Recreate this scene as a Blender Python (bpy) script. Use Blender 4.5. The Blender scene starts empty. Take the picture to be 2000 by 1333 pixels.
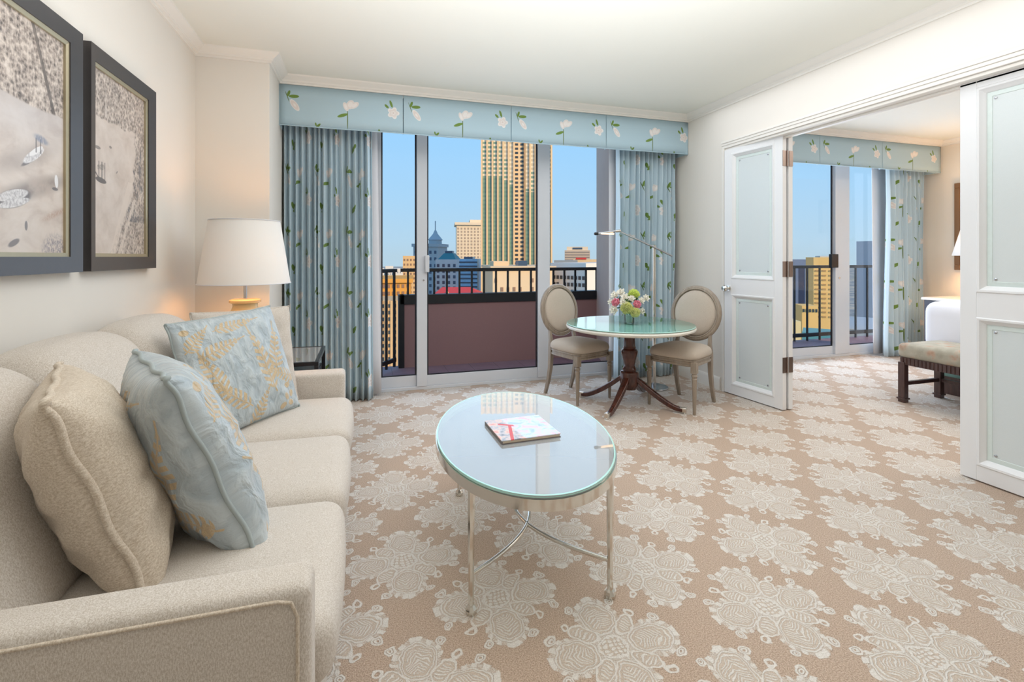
import bpy, bmesh, math, random
from mathutils import Vector, Matrix
random.seed(7)
PI = math.pi
R = math.radians
SC = bpy.context.scene
COL = SC.collection

# ------------------------------------------------------------------ camera
FPX, HOR, YAW, CAMH = 945.0, 502.0, math.atan(290/945.0), 1.25
cam_d = bpy.data.cameras.new('camera')
cam = bpy.data.objects.new('camera', cam_d); COL.objects.link(cam)
cam_d.sensor_width = 36.0
cam_d.lens = FPX/2000*36
cam_d.shift_y = -(666.5-HOR)/2000
cam_d.clip_start = 0.05; cam_d.clip_end = 3000
cam.location = (0, 0, CAMH)
cam.rotation_euler = (R(90), 0, -YAW)
SC.camera = cam

# ------------------------------------------------------------------ view, sky, sun, large lights
SC.view_settings.view_transform = 'Standard'
SC.view_settings.look = 'None'
SC.view_settings.exposure = 0.3
SC.view_settings.gamma = 1.0
SC.view_settings.use_curve_mapping = False
SC.cycles.use_denoising = True
SC.cycles.max_bounces = 10
SC.cycles.transparent_max_bounces = 16
SC.cycles.sample_clamp_indirect = 6.0

def lin(c):
    if isinstance(c, str):
        c = tuple(int(c[i:i+2], 16) for i in (0, 2, 4))
    out = []
    for v in c[:3]:
        v = v/255.0
        out.append(v/12.92 if v <= .04045 else ((v+.055)/1.055)**2.4)
    return (*out, 1.0)

W = bpy.data.worlds.new('sky'); SC.world = W; W.use_nodes = True
wn = W.node_tree.nodes; wl = W.node_tree.links; wn.clear()
wo = wn.new('ShaderNodeOutputWorld'); wb = wn.new('ShaderNodeBackground')
wt = wn.new('ShaderNodeTexCoord'); wsep = wn.new('ShaderNodeSeparateXYZ'); wr = wn.new('ShaderNodeValToRGB')
wl.new(wt.outputs['Generated'], wsep.inputs[0]); wl.new(wsep.outputs['Z'], wr.inputs[0])
els = wr.color_ramp.elements
els[0].position = 0.0; els[0].color = lin((172, 196, 212))
els[1].position = 0.9; els[1].color = lin((110, 165, 225))
for p, c in ((0.03, (170, 199, 220)), (0.12, (160, 199, 230)), (0.27, (146, 196, 238))):
    e = els.new(p); e.color = lin(c)
wl.new(wr.outputs[0], wb.inputs[0]); wb.inputs[1].default_value = 1.0
wl.new(wb.outputs[0], wo.inputs[0])

def light(name, kind, loc, rot, energy, color, size=None, sizey=None, **kw):
    d = bpy.data.lights.new(name, kind); d.energy = energy; d.color = color[:3]
    if kind == 'AREA':
        d.shape = 'RECTANGLE'; d.size = size; d.size_y = sizey
    elif kind == 'SUN': d.angle = size
    else: d.shadow_soft_size = size
    for k, v in kw.items(): setattr(d, k, v)
    o = bpy.data.objects.new(name, d); COL.objects.link(o)
    o.location = loc; o.rotation_euler = rot
    return o
# low warm evening sun coming over the roof from behind and to the right: lights the city's near faces only
light('sun', 'SUN', (0, -20, 40), (R(66), 0, R(28)), 3.1, lin((255, 214, 158)), R(1.0))
# daylight entering through the two glazed doors
light('daylight_living', 'AREA', (1.3, 4.52, 1.25), (R(-90), 0, 0), 16, lin((222, 236, 255)), 2.3, 2.2)
light('daylight_bedroom', 'AREA', (5.4, 4.52, 1.25), (R(-90), 0, 0), 42, lin((222, 236, 255)), 2.4, 2.2)
# added fill panels just under the ceilings, unseen and without any fixture
light('ceiling_fill_living', 'AREA', (1.5, 2.4, 2.66), (0, 0, 0), 35, lin((242, 247, 255)), 3.2, 3.0)
# added unseen fill hanging in mid-room, aimed up to brighten the ceiling
light('up_fill_living', 'AREA', (0.75, 1.2, 1.15), (R(180), 0, 0), 43, lin((244, 249, 255)), 2.6, 2.6, spread=R(150))
light('ceiling_fill_bedroom', 'AREA', (5.2, 1.8, 2.66), (0, 0, 0), 40, lin((255, 248, 240)), 2.4, 2.4)  # added unseen fill for the bedroom, no fixture there

# ------------------------------------------------------------------ pixel -> place helper for the far city (2000 x 1333 frame)
SN, CS = math.sin(YAW), math.cos(YAW)
def ray(px):
    a = (px-1000)/FPX
    return (SN+CS*a, CS-SN*a)

# ------------------------------------------------------------------ node expression helper
class X:
    def __init__(s, nt, v): s.nt = nt; s.v = v
    def op(s, o, *a):
        n = s.nt.nodes.new('ShaderNodeMath'); n.operation = o
        for i, q in enumerate((s,)+a):
            q = q.v if isinstance(q, X) else q
            if isinstance(q, (int, float)): n.inputs[i].default_value = q
            else: s.nt.links.new(q, n.inputs[i])
        return X(s.nt, n.outputs[0])
    def __add__(s, o): return s.op('ADD', o)
    __radd__ = __add__
    def __sub__(s, o): return s.op('SUBTRACT', o)
    def __rsub__(s, o): return (s*-1.0)+o
    def __mul__(s, o): return s.op('MULTIPLY', o)
    __rmul__ = __mul__
    def __truediv__(s, o): return s.op('DIVIDE', o)
    def abs(s): return s.op('ABSOLUTE')
    def sin(s): return s.op('SINE')
    def cos(s): return s.op('COSINE')
    def fract(s): return s.op('FRACT')
    def round(s): return s.op('ROUND')
    def floor(s): return s.op('FLOOR')
    def sqrt(s): return s.op('SQRT')
    def pow(s, p): return s.op('POWER', p)
    def atan2(s, o): return s.op('ARCTAN2', o)
    def lt(s, o): return s.op('LESS_THAN', o)
    def gt(s, o): return s.op('GREATER_THAN', o)
    def min(s, o): return s.op('MINIMUM', o)
    def max(s, o): return s.op('MAXIMUM', o)
    def sel(s, a, b):          # s ? a : b
        return s*a + (1.0-s)*b
    def step(s, a, b):         # smooth 0..1 between a and b
        n = s.nt.nodes.new('ShaderNodeMapRange'); n.interpolation_type = 'SMOOTHSTEP'
        s.nt.links.new(s.v, n.inputs[0])
        n.inputs[1].default_value = a; n.inputs[2].default_value = b
        return X(s.nt, n.outputs[0])
    def band(s, c, w, soft):   # 1 near c
        return 1.0-((s-c).abs()).step(w, w+soft)
def hyp(a, b): return (a*a+b*b).sqrt()
def ellipse(x, y, cx, cy, a, b, rot=0):
    c, s = math.cos(rot), math.sin(rot)
    dx, dy = x-cx, y-cy
    return hyp((dx*c+dy*s)/a, (dy*c-dx*s)/b)

class MatB:
    """small wrapper to build a material"""
    def __init__(s, name):
        s.m = bpy.data.materials.new(name); s.m.use_nodes = True
        s.nt = s.m.node_tree; s.n = s.nt.nodes; s.l = s.nt.links
        s.p = s.n['Principled BSDF']; s.out = s.n['Material Output']
    def coords(s, kind='Object'):
        t = s.n.new('ShaderNodeTexCoord'); q = s.n.new('ShaderNodeSeparateXYZ')
        s.l.new(t.outputs[kind], q.inputs[0])
        return [X(s.nt, q.outputs[i]) for i in range(3)]
    def vec(s, kind='Object'):
        return s.n.new('ShaderNodeTexCoord').outputs[kind]
    def mapping(s, vec, scale=(1, 1, 1), rot=(0, 0, 0)):
        q = s.n.new('ShaderNodeMapping'); q.inputs['Scale'].default_value = scale; q.inputs['Rotation'].default_value = rot
        s.l.new(vec, q.inputs[0]); return q.outputs[0]
    def comb(s, x, y, z=0.0):
        q = s.n.new('ShaderNodeCombineXYZ')
        for i, v in enumerate((x, y, z)):
            if isinstance(v, X): s.l.new(v.v, q.inputs[i])
            else: q.inputs[i].default_value = v
        return q.outputs[0]
    def noise(s, vec, scale, detail=3, rough=.55, dist=0):
        q = s.n.new('ShaderNodeTexNoise'); q.inputs['Scale'].default_value = scale
        q.inputs['Detail'].default_value = detail; q.inputs['Roughness'].default_value = rough; q.inputs['Distortion'].default_value = dist
        if vec is not None: s.l.new(vec, q.inputs['Vector'])
        return X(s.nt, q.outputs['Fac'])
    def voro(s, vec, scale, feature='F1', out='Distance'):
        q = s.n.new('ShaderNodeTexVoronoi'); q.feature = feature; q.inputs['Scale'].default_value = scale
        s.l.new(vec, q.inputs['Vector']); return X(s.nt, q.outputs[out])
    def mix(s, f, a, b):
        q = s.n.new('ShaderNodeMix'); q.data_type = 'RGBA'
        for i, v in ((0, f), (6, a), (7, b)):
            if isinstance(v, X): s.l.new(v.v, q.inputs[i])
            elif isinstance(v, (int, float)): q.inputs[i].default_value = v
            elif isinstance(v, tuple): q.inputs[i].default_value = v
            else: s.l.new(v, q.inputs[i])
        return q.outputs[2]
    def ramp(s, f, stops):
        q = s.n.new('ShaderNodeValToRGB'); e = q.color_ramp.elements
        e[0].position, e[0].color = stops[0]; e[1].position, e[1].color = stops[-1]
        for p, c in stops[1:-1]:
            k = e.new(p); k.color = c
        s.l.new(f.v, q.inputs[0]); return q.outputs[0]
    def color(s, c):
        if isinstance(c, tuple): s.p.inputs['Base Color'].default_value = c
        else: s.l.new(c, s.p.inputs['Base Color'])
    def set(s, **k):
        for a, v in k.items(): s.p.inputs[a.replace('_', ' ')].default_value = v
    def bump(s, f, strength=.3, dist=.01):
        q = s.n.new('ShaderNodeBump'); q.inputs['Strength'].default_value = strength; q.inputs['Distance'].default_value = dist
        s.l.new(f.v, q.inputs['Height']); s.l.new(q.outputs[0], s.p.inputs['Normal'])

MATS = {}
def plain(name, c, rough=.5, metal=0, var=.06, scale=40, bump=0, spec=.5, kind='Object'):
    if name in MATS: return MATS[name]
    b = MatB(name); col = lin(c) if not (isinstance(c, tuple) and len(c) == 4) else c
    n = b.noise(b.vec(kind), scale, 3)
    dk = tuple(v*(1-var) for v in col[:3])+(1,); lt = tuple(min(1, v*(1+var)) for v in col[:3])+(1,)
    b.color(b.mix(n, dk, lt)); b.set(Roughness=rough, Metallic=metal)
    b.p.inputs['Specular IOR Level'].default_value = spec
    if bump: b.bump(n, bump, .004)
    MATS[name] = b.m; return b.m

# ------------------------------------------------------------------ mesh builder
class MB:
    def __init__(s): s.v = []; s.f = []; s.uv = {}; s.mi = []; s.cur = 0
    def add(s, vs, fs, M=None, uvs=None):
        o = len(s.v)
        for i, p in enumerate(vs):
            p = Vector(p)
            s.v.append(M @ p if M is not None else p)
            if uvs: s.uv[o+i] = uvs[i]
        for f in fs:
            s.f.append([o+i for i in f]); s.mi.append(s.cur)
        return s
    def box(s, a, b, M=None):
        x0, y0, z0 = a; x1, y1, z1 = b
        x0, x1 = min(x0, x1), max(x0, x1); y0, y1 = min(y0, y1), max(y0, y1); z0, z1 = min(z0, z1), max(z0, z1)
        vs = [(x0,y0,z0),(x1,y0,z0),(x1,y1,z0),(x0,y1,z0),(x0,y0,z1),(x1,y0,z1),(x1,y1,z1),(x0,y1,z1)]
        return s.add(vs, [(0,3,2,1),(4,5,6,7),(0,1,5,4),(1,2,6,5),(2,3,7,6),(3,0,4,7)], M)
    def prism(s, poly, z0, z1, M=None):
        n = len(poly)
        area = sum(poly[i][0]*poly[(i+1) % n][1]-poly[(i+1) % n][0]*poly[i][1] for i in range(n))
        if area < 0: poly = poly[::-1]
        vs = [(x, y, z0) for x, y in poly]+[(x, y, z1) for x, y in poly]
        fs = [tuple(range(n-1, -1, -1)), tuple(range(n, 2*n))]+[(i, (i+1) % n, n+(i+1) % n, n+i) for i in range(n)]
        return s.add(vs, fs, M)
    def lathe(s, prof, n=32, M=None, sx=1, sy=1):
        vs = []; fs = []; m = len(prof)
        for r, z in prof:
            r = max(r, 1e-5)
            for k in range(n):
                a = 2*PI*k/n; vs.append((r*math.cos(a)*sx, r*math.sin(a)*sy, z))
        for i in range(m-1):
            for k in range(n):
                k2 = (k+1) % n
                fs.append((i*n+k, i*n+k2, (i+1)*n+k2, (i+1)*n+k))
        if prof[0][0] > 1e-4: fs.append(tuple(range(n-1, -1, -1)))
        if prof[-1][0] > 1e-4: fs.append(tuple((m-1)*n+k for k in range(n)))
        return s.add(vs, fs, M)
    def tube(s, path, r, n=10, closed=False, M=None, flat=None):
        P = [Vector(p) for p in path]; m = len(P)
        rr = r if isinstance(r, (list, tuple)) else [r]*m
        vs = []; fs = []; up = None
        for i in range(m):
            if closed: t = (P[(i+1) % m]-P[i-1]).normalized()
            else: t = (P[min(i+1, m-1)]-P[max(i-1, 0)]).normalized()
            if up is None:
                up = Vector((0, 0, 1)) if abs(t.z) < .9 else Vector((1, 0, 0))
            a = (up-t*up.dot(t)).normalized(); b = t.cross(a); up = a
            for k in range(n):
                q = 2*PI*k/n+PI/n
                ca, sb = math.cos(q), math.sin(q)
                if flat: ca *= flat
                vs.append(P[i]+a*(rr[i]*ca)+b*(rr[i]*sb))
        for i in range(m if closed else m-1):
            j = (i+1) % m
            for k in range(n):
                k2 = (k+1) % n; fs.append((i*n+k, i*n+k2, j*n+k2, j*n+k))
        if not closed:
            fs.append(tuple(range(n-1, -1, -1))); fs.append(tuple((m-1)*n+k for k in range(n)))
        return s.add(vs, fs, M)
    def sweep(s, path, prof, M=None, closed=False):
        """prof = [(offset to the left of travel, z)], mitred along a plan polyline"""
        n = len(path); k = len(prof); vs = []; fs = []
        for i in range(n):
            p = Vector(path[i])
            d0 = (Vector(path[i])-Vector(path[i-1])).normalized() if (i > 0 or closed) else None
            d1 = (Vector(path[(i+1) % n])-p).normalized() if (i < n-1 or closed) else None
            if d0 is None: d0 = d1
            if d1 is None: d1 = d0
            n0 = Vector((-d0.y, d0.x)); n1 = Vector((-d1.y, d1.x))
            mm = (n0+n1); mm = mm/max(1e-6, mm.dot(n0))
            for o, z in prof: vs.append((p.x+mm.x*o, p.y+mm.y*o, z))
        for i in range(n if closed else n-1):
            j = (i+1) % n
            for q in range(k):
                q2 = (q+1) % k; fs.append((i*k+q, j*k+q, j*k+q2, i*k+q2))
        if not closed:
            fs.append(tuple(range(k))); fs.append(tuple((n-1)*k+q for q in range(k-1, -1, -1)))
        return s.add(vs, fs, M)
    def rbox(s, hx, hy, hz, r, c=(0, 0, 0), puff=(0, 0, 0), seg=8, rs=4, fn=None, M=None):
        def ax(h):
            r_ = min(r, h*.98); a = [-h+r_*(1-math.cos(PI/2*i/rs)) for i in range(rs)]
            inner = [-(h-r_)+2*(h-r_)*i/seg for i in range(seg+1)]
            return a+inner+[-q for q in a[::-1]]
        hs = (hx, hy, hz); A = [ax(h) for h in hs]; vid = {}; vs = []; fs = []
        def vert(p):
            key = tuple(round(q, 6) for q in p)
            if key in vid: return vid[key]
            inn = [max(-(h-min(r, h*.98)), min(h-min(r, h*.98), q)) for q, h in zip(p, hs)]
            d = Vector([q-i for q, i in zip(p, inn)]); L = d.length
            rr = min(r, hx, hy, hz)
            q = Vector(inn)+(d/L*min(r, rr*.98) if L > 1e-9 else Vector())
            u = [q[i]/hs[i] for i in range(3)]
            o = Vector(q)
            for i in range(3):
                j, k = (i+1) % 3, (i+2) % 3
                o[i] += puff[i]*max(0, 1-u[j]**2)*max(0, 1-u[k]**2)*u[i]
            if fn: o = Vector(fn(o, u))
            vid[key] = len(vs); vs.append(o+Vector(c)); return vid[key]
        for axis in range(3):
            a1, a2 = [(1, 2), (2, 0), (0, 1)][axis]
            for sg in (-1, 1):
                for i in range(len(A[a1])-1):
                    for j in range(len(A[a2])-1):
                        q = []
                        for di, dj in ((0, 0), (1, 0), (1, 1), (0, 1)):
                            p = [0, 0, 0]; p[axis] = sg*hs[axis]; p[a1] = A[a1][i+di]; p[a2] = A[a2][j+dj]; q.append(vert(p))
                        if len(set(q)) == 4: fs.append(tuple(q if sg > 0 else q[::-1]))
        return s.add(vs, fs, M)
    def grid(s, pts, uvs=None, closed=False, M=None):
        """pts[i][j]"""
        n, m = len(pts), len(pts[0])
        vs = [p for row in pts for p in row]; uv = [q for row in uvs for q in row] if uvs else None
        fs = [(i*m+j, (i+1)*m+j, (i+1)*m+j+1, i*m+j+1) for i in range(n-1) for j in range(m-1)]
        return s.add(vs, fs, M, uv)
    def build(s, name, mat, parent=None, smooth=40, bevel=0, loc=None, bseg=2, rot=None):
        me = bpy.data.meshes.new(name)
        me.from_pydata([tuple(v) for v in s.v], [], s.f)
        mats = mat if isinstance(mat, (list, tuple)) else [mat]
        for q in mats: me.materials.append(q)
        if len(mats) > 1: me.polygons.foreach_set('material_index', s.mi)
        if s.uv:
            L = me.uv_layers.new(name='UVMap')
            for lp in me.loops: L.data[lp.index].uv = s.uv.get(lp.vertex_index, (0, 0))
        me.validate(); me.update()
        if smooth:
            me.polygons.foreach_set('use_smooth', [True]*len(me.polygons)); me.set_sharp_from_angle(angle=R(smooth))
        o = bpy.data.objects.new(name, me); COL.objects.link(o)
        if parent: o.parent = parent
        if loc: o.location = loc
        if rot: o.rotation_euler = rot
        if bevel:
            bv = o.modifiers.new('bevel', 'BEVEL'); bv.width = bevel; bv.segments = bseg; bv.limit_method = 'ANGLE'; bv.angle_limit = R(35)
            bv.harden_normals = False
        return o

def tag(o, label, cat, group=None, kind=None):
    o['label'] = label; o['category'] = cat
    if group: o['group'] = group
    if kind: o['kind'] = kind
    return o
def thing(name, label, cat, loc=(0, 0, 0), rz=0, group=None, rot=None):
    o = bpy.data.objects.new(name, None); COL.objects.link(o); o.empty_display_size = .1
    o.location = loc; o.rotation_euler = rot if rot else (0, 0, rz)
    return tag(o, label, cat, group)
def structure(o, label=None, cat=None):
    o['kind'] = 'structure'
    if label: o['label'] = label; o['category'] = cat
    return o
def copy_thing(root, loc, rz, label=None):
    r = root.copy(); COL.objects.link(r); r.location = loc; r.rotation_euler = (0, 0, rz)
    if label: r['label'] = label
    def rec(a, b):
        for ch in list(a.children):
            c = ch.copy(); COL.objects.link(c); c.parent = b; rec(ch, c)
    rec(root, r); return r

# ------------------------------------------------------------------ materials
M_wall = plain('wall_paint', (236, 230, 221), .85, var=.015, scale=3, spec=.2)
M_wallbed = plain('bedroom_wall_paint', (242, 230, 214), .85, var=.02, scale=3, spec=.2)
M_ceil = plain('ceiling_paint', (236, 234, 224), .9, var=.01, scale=2, spec=.2)
M_trim = plain('white_trim_paint', (240, 235, 227), .4, var=.01, scale=5)
M_door = plain('white_door_paint', (238, 238, 238), .35, var=.01, scale=5)
M_alu = plain('white_window_metal', (214, 217, 222), .35, var=.02, scale=8)
M_gasket = plain('dark_gasket', (38, 34, 40), .5)
M_iron = plain('dark_bronze_rail', (30, 26, 27), .45)
M_chrome = plain('polished_nickel', (222, 218, 210), .12, 1, var=.04, scale=14)
M_steel = plain('brushed_steel', (190, 192, 196), .25, 1, var=.05, scale=30)
M_hinge = plain('satin_nickel_hinge', (152, 136, 128), .35, 1)
M_black = plain('black_lacquer', (30, 29, 33), .25)
M_frameart = plain('charcoal_frame_wood', (62, 58, 58), .32, var=.12, scale=30)
M_giltedge = plain('champagne_inner_edge', (176, 164, 136), .35, .6)
M_mahog = None

def wood(name, c1, c2, rough=.25, sc=6):
    b = MatB(name); v = b.mapping(b.vec(), (1, 1, .18))
    n = b.noise(v, sc*4, 5, .6, 1.2)
    b.color(b.ramp(n, [(.3, lin(c1)), (.7, lin(c2))])); b.set(Roughness=rough)
    b.p.inputs['Coat Weight'].default_value = .3
    return b.m
M_mahog = wood('dark_mahogany', (52, 24, 18), (92, 48, 36))
M_benchwood = wood('dark_walnut', (58, 38, 36), (86, 60, 56), .35)
M_greywood = wood('weathered_grey_wood', (132, 118, 102), (164, 150, 134), .5)

def mat_tweed(name, c, c2, sc=1.0, directional=True):
    b = MatB(name); v = b.vec()
    n1 = b.noise(b.mapping(v, (420*sc, 420*sc, 170*sc)), 1.0, 1)
    n2 = b.noise(v, 760*sc, 1)
    n3 = b.noise(v, 6, 3)
    f = n1*.55+n2*.45
    col = b.mix(f.step(.3, .7), lin(c2), lin(c))
    b.color(b.mix(n3*.18, col, lin(c2))); b.set(Roughness=.95)
    b.p.inputs['Specular IOR Level'].default_value = .15
    b.p.inputs['Sheen Weight'].default_value = .15
    b.bump(f, .3, .003); return b.m
M_sofa = mat_tweed('oatmeal_tweed', (232, 225, 217), (188, 175, 160))
M_sofapillow = mat_tweed('sand_chenille', (230, 218, 202), (192, 174, 152), .7)
M_linen = mat_tweed('natural_linen', (204, 192, 178), (182, 168, 152), 1.4)

def mat_carpet():
    b = MatB('medallion_carpet'); x, y, z = b.coords('Object'); v = b.vec('Object')
    a_, b_ = .61, .645
    wob = b.noise(v, 14, 2); wob2 = b.noise(b.mapping(v, (1, 1, 1), (0, 0, 1.1)), 17, 2)
    xx = x+(wob-.5)*.045; yy = y+(wob2-.5)*.045
    u = (xx-1.38)/a_; w = (yy-1.385)/b_
    fu, fw = u-u.round(), w-w.round()
    inA = (fu.abs()+fw.abs()).lt(.5)
    u2, w2 = u-.5, w-.5
    gu, gw = u2-u2.round(), w2-w2.round()
    lx = inA.sel(fu, gu).abs()*a_; ly = inA.sel(fw, gw).abs()*b_
    sx = inA.sel(fu, gu)*a_; sy = inA.sel(fw, gw)*b_
    big, sm = lx.max(ly), lx.min(ly)
    r = hyp(lx, ly)
    # four large petals along the axes
    e = hyp((big-.130)/.076, sm/.060)
    inpet = 1.0-e.step(.98, 1.04)
    ring1 = e.band(.95, .028, .03); ring2 = e.band(.80, .018, .03)
    chev = ((big+sm*.9)*78).fract().band(.5, .16, .12)*(1.0-e.step(.62, .68))
    fr_a = sm.atan2(big-.118)
    fringe = ((fr_a*15).sin().band(1.0, .8, .5))*e.band(1.16, .12, .05)*((big-.13).step(-.03, .01))
    # diagonal leaves
    d = (big+sm)*.7071; t = (big-sm)*.7071
    e2 = hyp((d-.105)/.050, t/.030)
    inpet2 = 1.0-e2.step(.98, 1.06)
    ring3 = e2.band(.92, .06, .07); stripe2 = ((d*84).fract().band(.5, .18, .12))*(1.0-e2.step(.6, .7))
    # centre disc with dots
    ring4 = r.band(.046, .003, .003); disc = 1.0-r.step(.046, .05)
    dots = (((sx*190).sin()*(sy*190).sin()).abs().step(.2, .5))*disc
    # outer curls
    c1 = hyp(big-.190, sm-.080); curl = c1.band(.015, .0022, .0025).max(c1.band(.007, .0018, .002))
    c2 = hyp(d-.172, t); curl2 = c2.band(.013, .003, .003)
    inside = inpet.max(inpet2).max(disc).max(1.0-r.step(.095, .115)).max(e.band(1.10, .10, .06)*.8)
    scroll = ((b.noise(v, 60, 1)*8).fract().band(.5, .15, .1))*inside*(1.0-inpet)*(1.0-inpet2)*(1.0-disc)
    line = ring1.max(ring2).max(chev*inpet).max(fringe).max(ring3).max(stripe2*inpet2).max(ring4).max(dots).max(curl).max(curl2).max(scroll)
    pile = b.noise(v, 230, 2, .7); mot = b.noise(v, 2.2, 2)
    base = b.mix(pile.step(.3, .7), lin((163, 138, 117)), lin((214, 190, 169)))
    fill = b.mix(inside*.38, base, lin((226, 216, 202)))
    cream = b.mix(pile.step(.3, .7), lin((214, 205, 194)), lin((238, 231, 222)))
    b.color(b.mix(line, fill, cream)); b.set(Roughness=.95)
    b.p.inputs['Specular IOR Level'].default_value = .1
    b.p.inputs['Sheen Weight'].default_value = .2
    b.bump(pile*.8+line*.6, .7, .006)
    return b.m
M_carpet = mat_carpet()

def sprig_masks(x, y, spec):
    """spec rows: (kind, cx, cy, scale, rot). returns petal, pink, leaf, stem masks"""
    pet = leaf = stem = pink = None
    mx = lambda a, q: q if a is None else a.max(q)
    for kind, cx, cy, sc, rot in spec:
        c, s = math.cos(rot), math.sin(rot)
        dx, dy = x-cx, y-cy
        lx = (dx*c+dy*s)/sc; ly = (dy*c-dx*s)/sc
        if kind == 'flower':      # open magnolia seen from the front, two leaves above
            r = hyp(lx, ly); th = ly.atan2(lx)
            rr = r/((th*2.5).cos().abs()*.35+.65)
            pet = mx(pet, 1.0-rr.step(.92, 1.05))
            pink = mx(pink, (rr.band(.55, .1, .2)*.6).max(1.0-r.step(.12, .2)))
            leaf = mx(leaf, (1.0-ellipse(lx, ly, -.35, 1.45, .62, .2, 1.9).step(.9, 1.05)).max(1.0-ellipse(lx, ly, -1.05, 1.0, .42, .2, 2.4).step(.9, 1.05)))
        elif kind == 'tall':      # flower on a stem with a leaf
            e1 = ellipse(lx, ly, .15, .15, .55, .75, -.5); e2 = ellipse(lx, ly, .75, .1, .4, .75, -.9)
            e3 = ellipse(lx, ly, -.5, -.2, .35, .7, .4)
            em = e1.min(e2).min(e3)
            pet = mx(pet, 1.0-em.step(.9, 1.05)); pink = mx(pink, em.band(.75, .08, .15)*.5)
            stem = mx(stem, ellipse(lx, ly, -.25, -2.1, .07, 1.6, 0).lt(1.0))
            leaf = mx(leaf, 1.0-ellipse(lx, ly, -.95, -1.55, .8, .24, .35).step(.9, 1.05))
        elif kind == 'bud':       # closed drooping bud under a pair of leaves
            e1 = ellipse(lx, ly, .25, -.35, 1.05, .45, -.95)
            pet = mx(pet, 1.0-e1.step(.9, 1.05)); pink = mx(pink, e1.band(.55, .12, .25)*.7)
            leaf = mx(leaf, (1.0-ellipse(lx, ly, .15, 1.0, .75, .27, .05).step(.9, 1.05)).max(1.0-ellipse(lx, ly, -.6, 1.4, .5, .2, 1.25).step(.9, 1.05)))
            stem = mx(stem, ellipse(lx, ly, -.8, .9, .06, .85, .35).lt(1.0))
        elif kind == 'leaf':
            leaf = mx(leaf, (1.0-ellipse(lx, ly, 0, 0, .8, .3, .5).step(.9, 1.05)).max(1.0-ellipse(lx, ly, -.5, .5, .5, .22, 1.5).step(.9, 1.05)))
    return pet, pink, leaf, stem
def mat_floral(name, tw, th, spec, base=(176, 200, 210)):
    b = MatB(name); u, v, _ = b.coords('UV')
    x = (u/tw).fract()*tw; y = (v/th).fract()*th
    pet, pink, leaf, stem = sprig_masks(x, y, spec)
    n = b.noise(b.mapping(b.vec('UV'), (60, 60, 60)), 5, 2); wv = b.noise(b.mapping(b.vec('UV'), (900, 120, 1)), 1, 1)
    col = b.mix(wv*.5, lin(base), lin(tuple(min(255, q+12) for q in base)))
    if stem is not None: col = b.mix(stem, col, lin((104, 122, 70)))
    col = b.mix(leaf, col, b.mix(n, lin((66, 104, 46)), lin((146, 172, 84))))
    col = b.mix(pet, col, b.mix(n, lin((226, 220, 216)), lin((250, 246, 242))))
    col = b.mix(pink*.55, col, lin((206, 186, 176))) if pink is not None else col
    b.color(col); b.set(Roughness=.75); b.p.inputs['Specular IOR Level'].default_value = .25
    b.p.inputs['Sheen Weight'].default_value = .1
    return b.m
M_valance = mat_floral('floral_valance_cloth', .9675, .40,
    [('bud', .10, .185, .052, 0.0), ('tall', .53, .20, .055, 0.0), ('flower', .885, .17, .052, 0.0), ('leaf', .29, .015, .03, .3), ('leaf', .77, .0, .03, 1.2)])
M_curtain = mat_floral('floral_curtain_cloth', .68, .52,
    [('bud', .10, .36, .062, 0.0), ('tall', .36, .40, .058, 0.0), ('flower', .56, .17, .060, .1), ('leaf', .22, .10, .06, .3)], (194, 212, 220))
M_lining = plain('curtain_lining', (226, 224, 226), .8, var=.02)

def mat_satin(name):
    b = MatB(name); u, v, _ = b.coords('UV')
    def fern(cx, cy, L, w, rot, n=4.5):
        c, s = math.cos(rot), math.sin(rot); dx, dy = u-cx, v-cy
        lx = (dx*c+dy*s)/L; ly = (dy*c-dx*s)/w
        ay = ly.abs()
        env = (1.0-lx*lx).max(0.0).sqrt()*(.55-lx*.45)
        lea = ((lx*n-ay*1.1).fract()).band(.5, .27, .05)
        m = lea*(ay.lt(env))*lx.abs().lt(1.0)*(ay.gt(.07))
        st = ay.lt(.055)*lx.abs().lt(1.15)
        return m.max(st)
    m = fern(.30, .10, .62, .24, 1.75).max(fern(-.35, .42, .40, .20, .25)).max(fern(-.5, -.35, .45, .22, 2.4)).max(fern(.05, .78, .42, .16, .1)).max(fern(.1, -.72, .36, .18, .9))
    cl = None
    m = m.max(fern(-.66, .05, .42, .24, 1.9)).max(fern(.68, .20, .46, .25, 1.25)).max(fern(.62, -.30, .34, .20, 2.7)).max(fern(-.70, .66, .28, .18, .7))
    for k, (cx, cy) in enumerate([(.72, -.55), (.80, -.72), (.64, -.75), (.74, -.88), (.55, -.9), (.86, -.42), (-.78, -.78), (-.85, .8)]):
        q = 1.0-ellipse(u, v, cx, cy, .075, .055, k*.9).step(.85, 1.05); cl = q if cl is None else cl.max(q)
    m = m.max(cl)
    n = b.noise(b.mapping(b.vec('UV'), (6, 3, 1), (0, 0, .5)), 1.3, 3, .5, .6); fine = b.noise(b.vec('UV'), 90, 2)
    blue = b.mix(n.step(.35, .65), lin((170, 182, 188)), lin((194, 203, 206)))
    b.color(b.mix(m*.92, blue, b.mix(fine, lin((190, 158, 112)), lin((224, 200, 158)))))
    b.set(Roughness=.36); b.p.inputs['Sheen Weight'].default_value = .3; b.p.inputs['Specular IOR Level'].default_value = .6
    b.bump(n*.8+m*.06+fine*.04, .55, .045)
    return b.m
M_satin = mat_satin('blue_satin_ferns')

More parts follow.
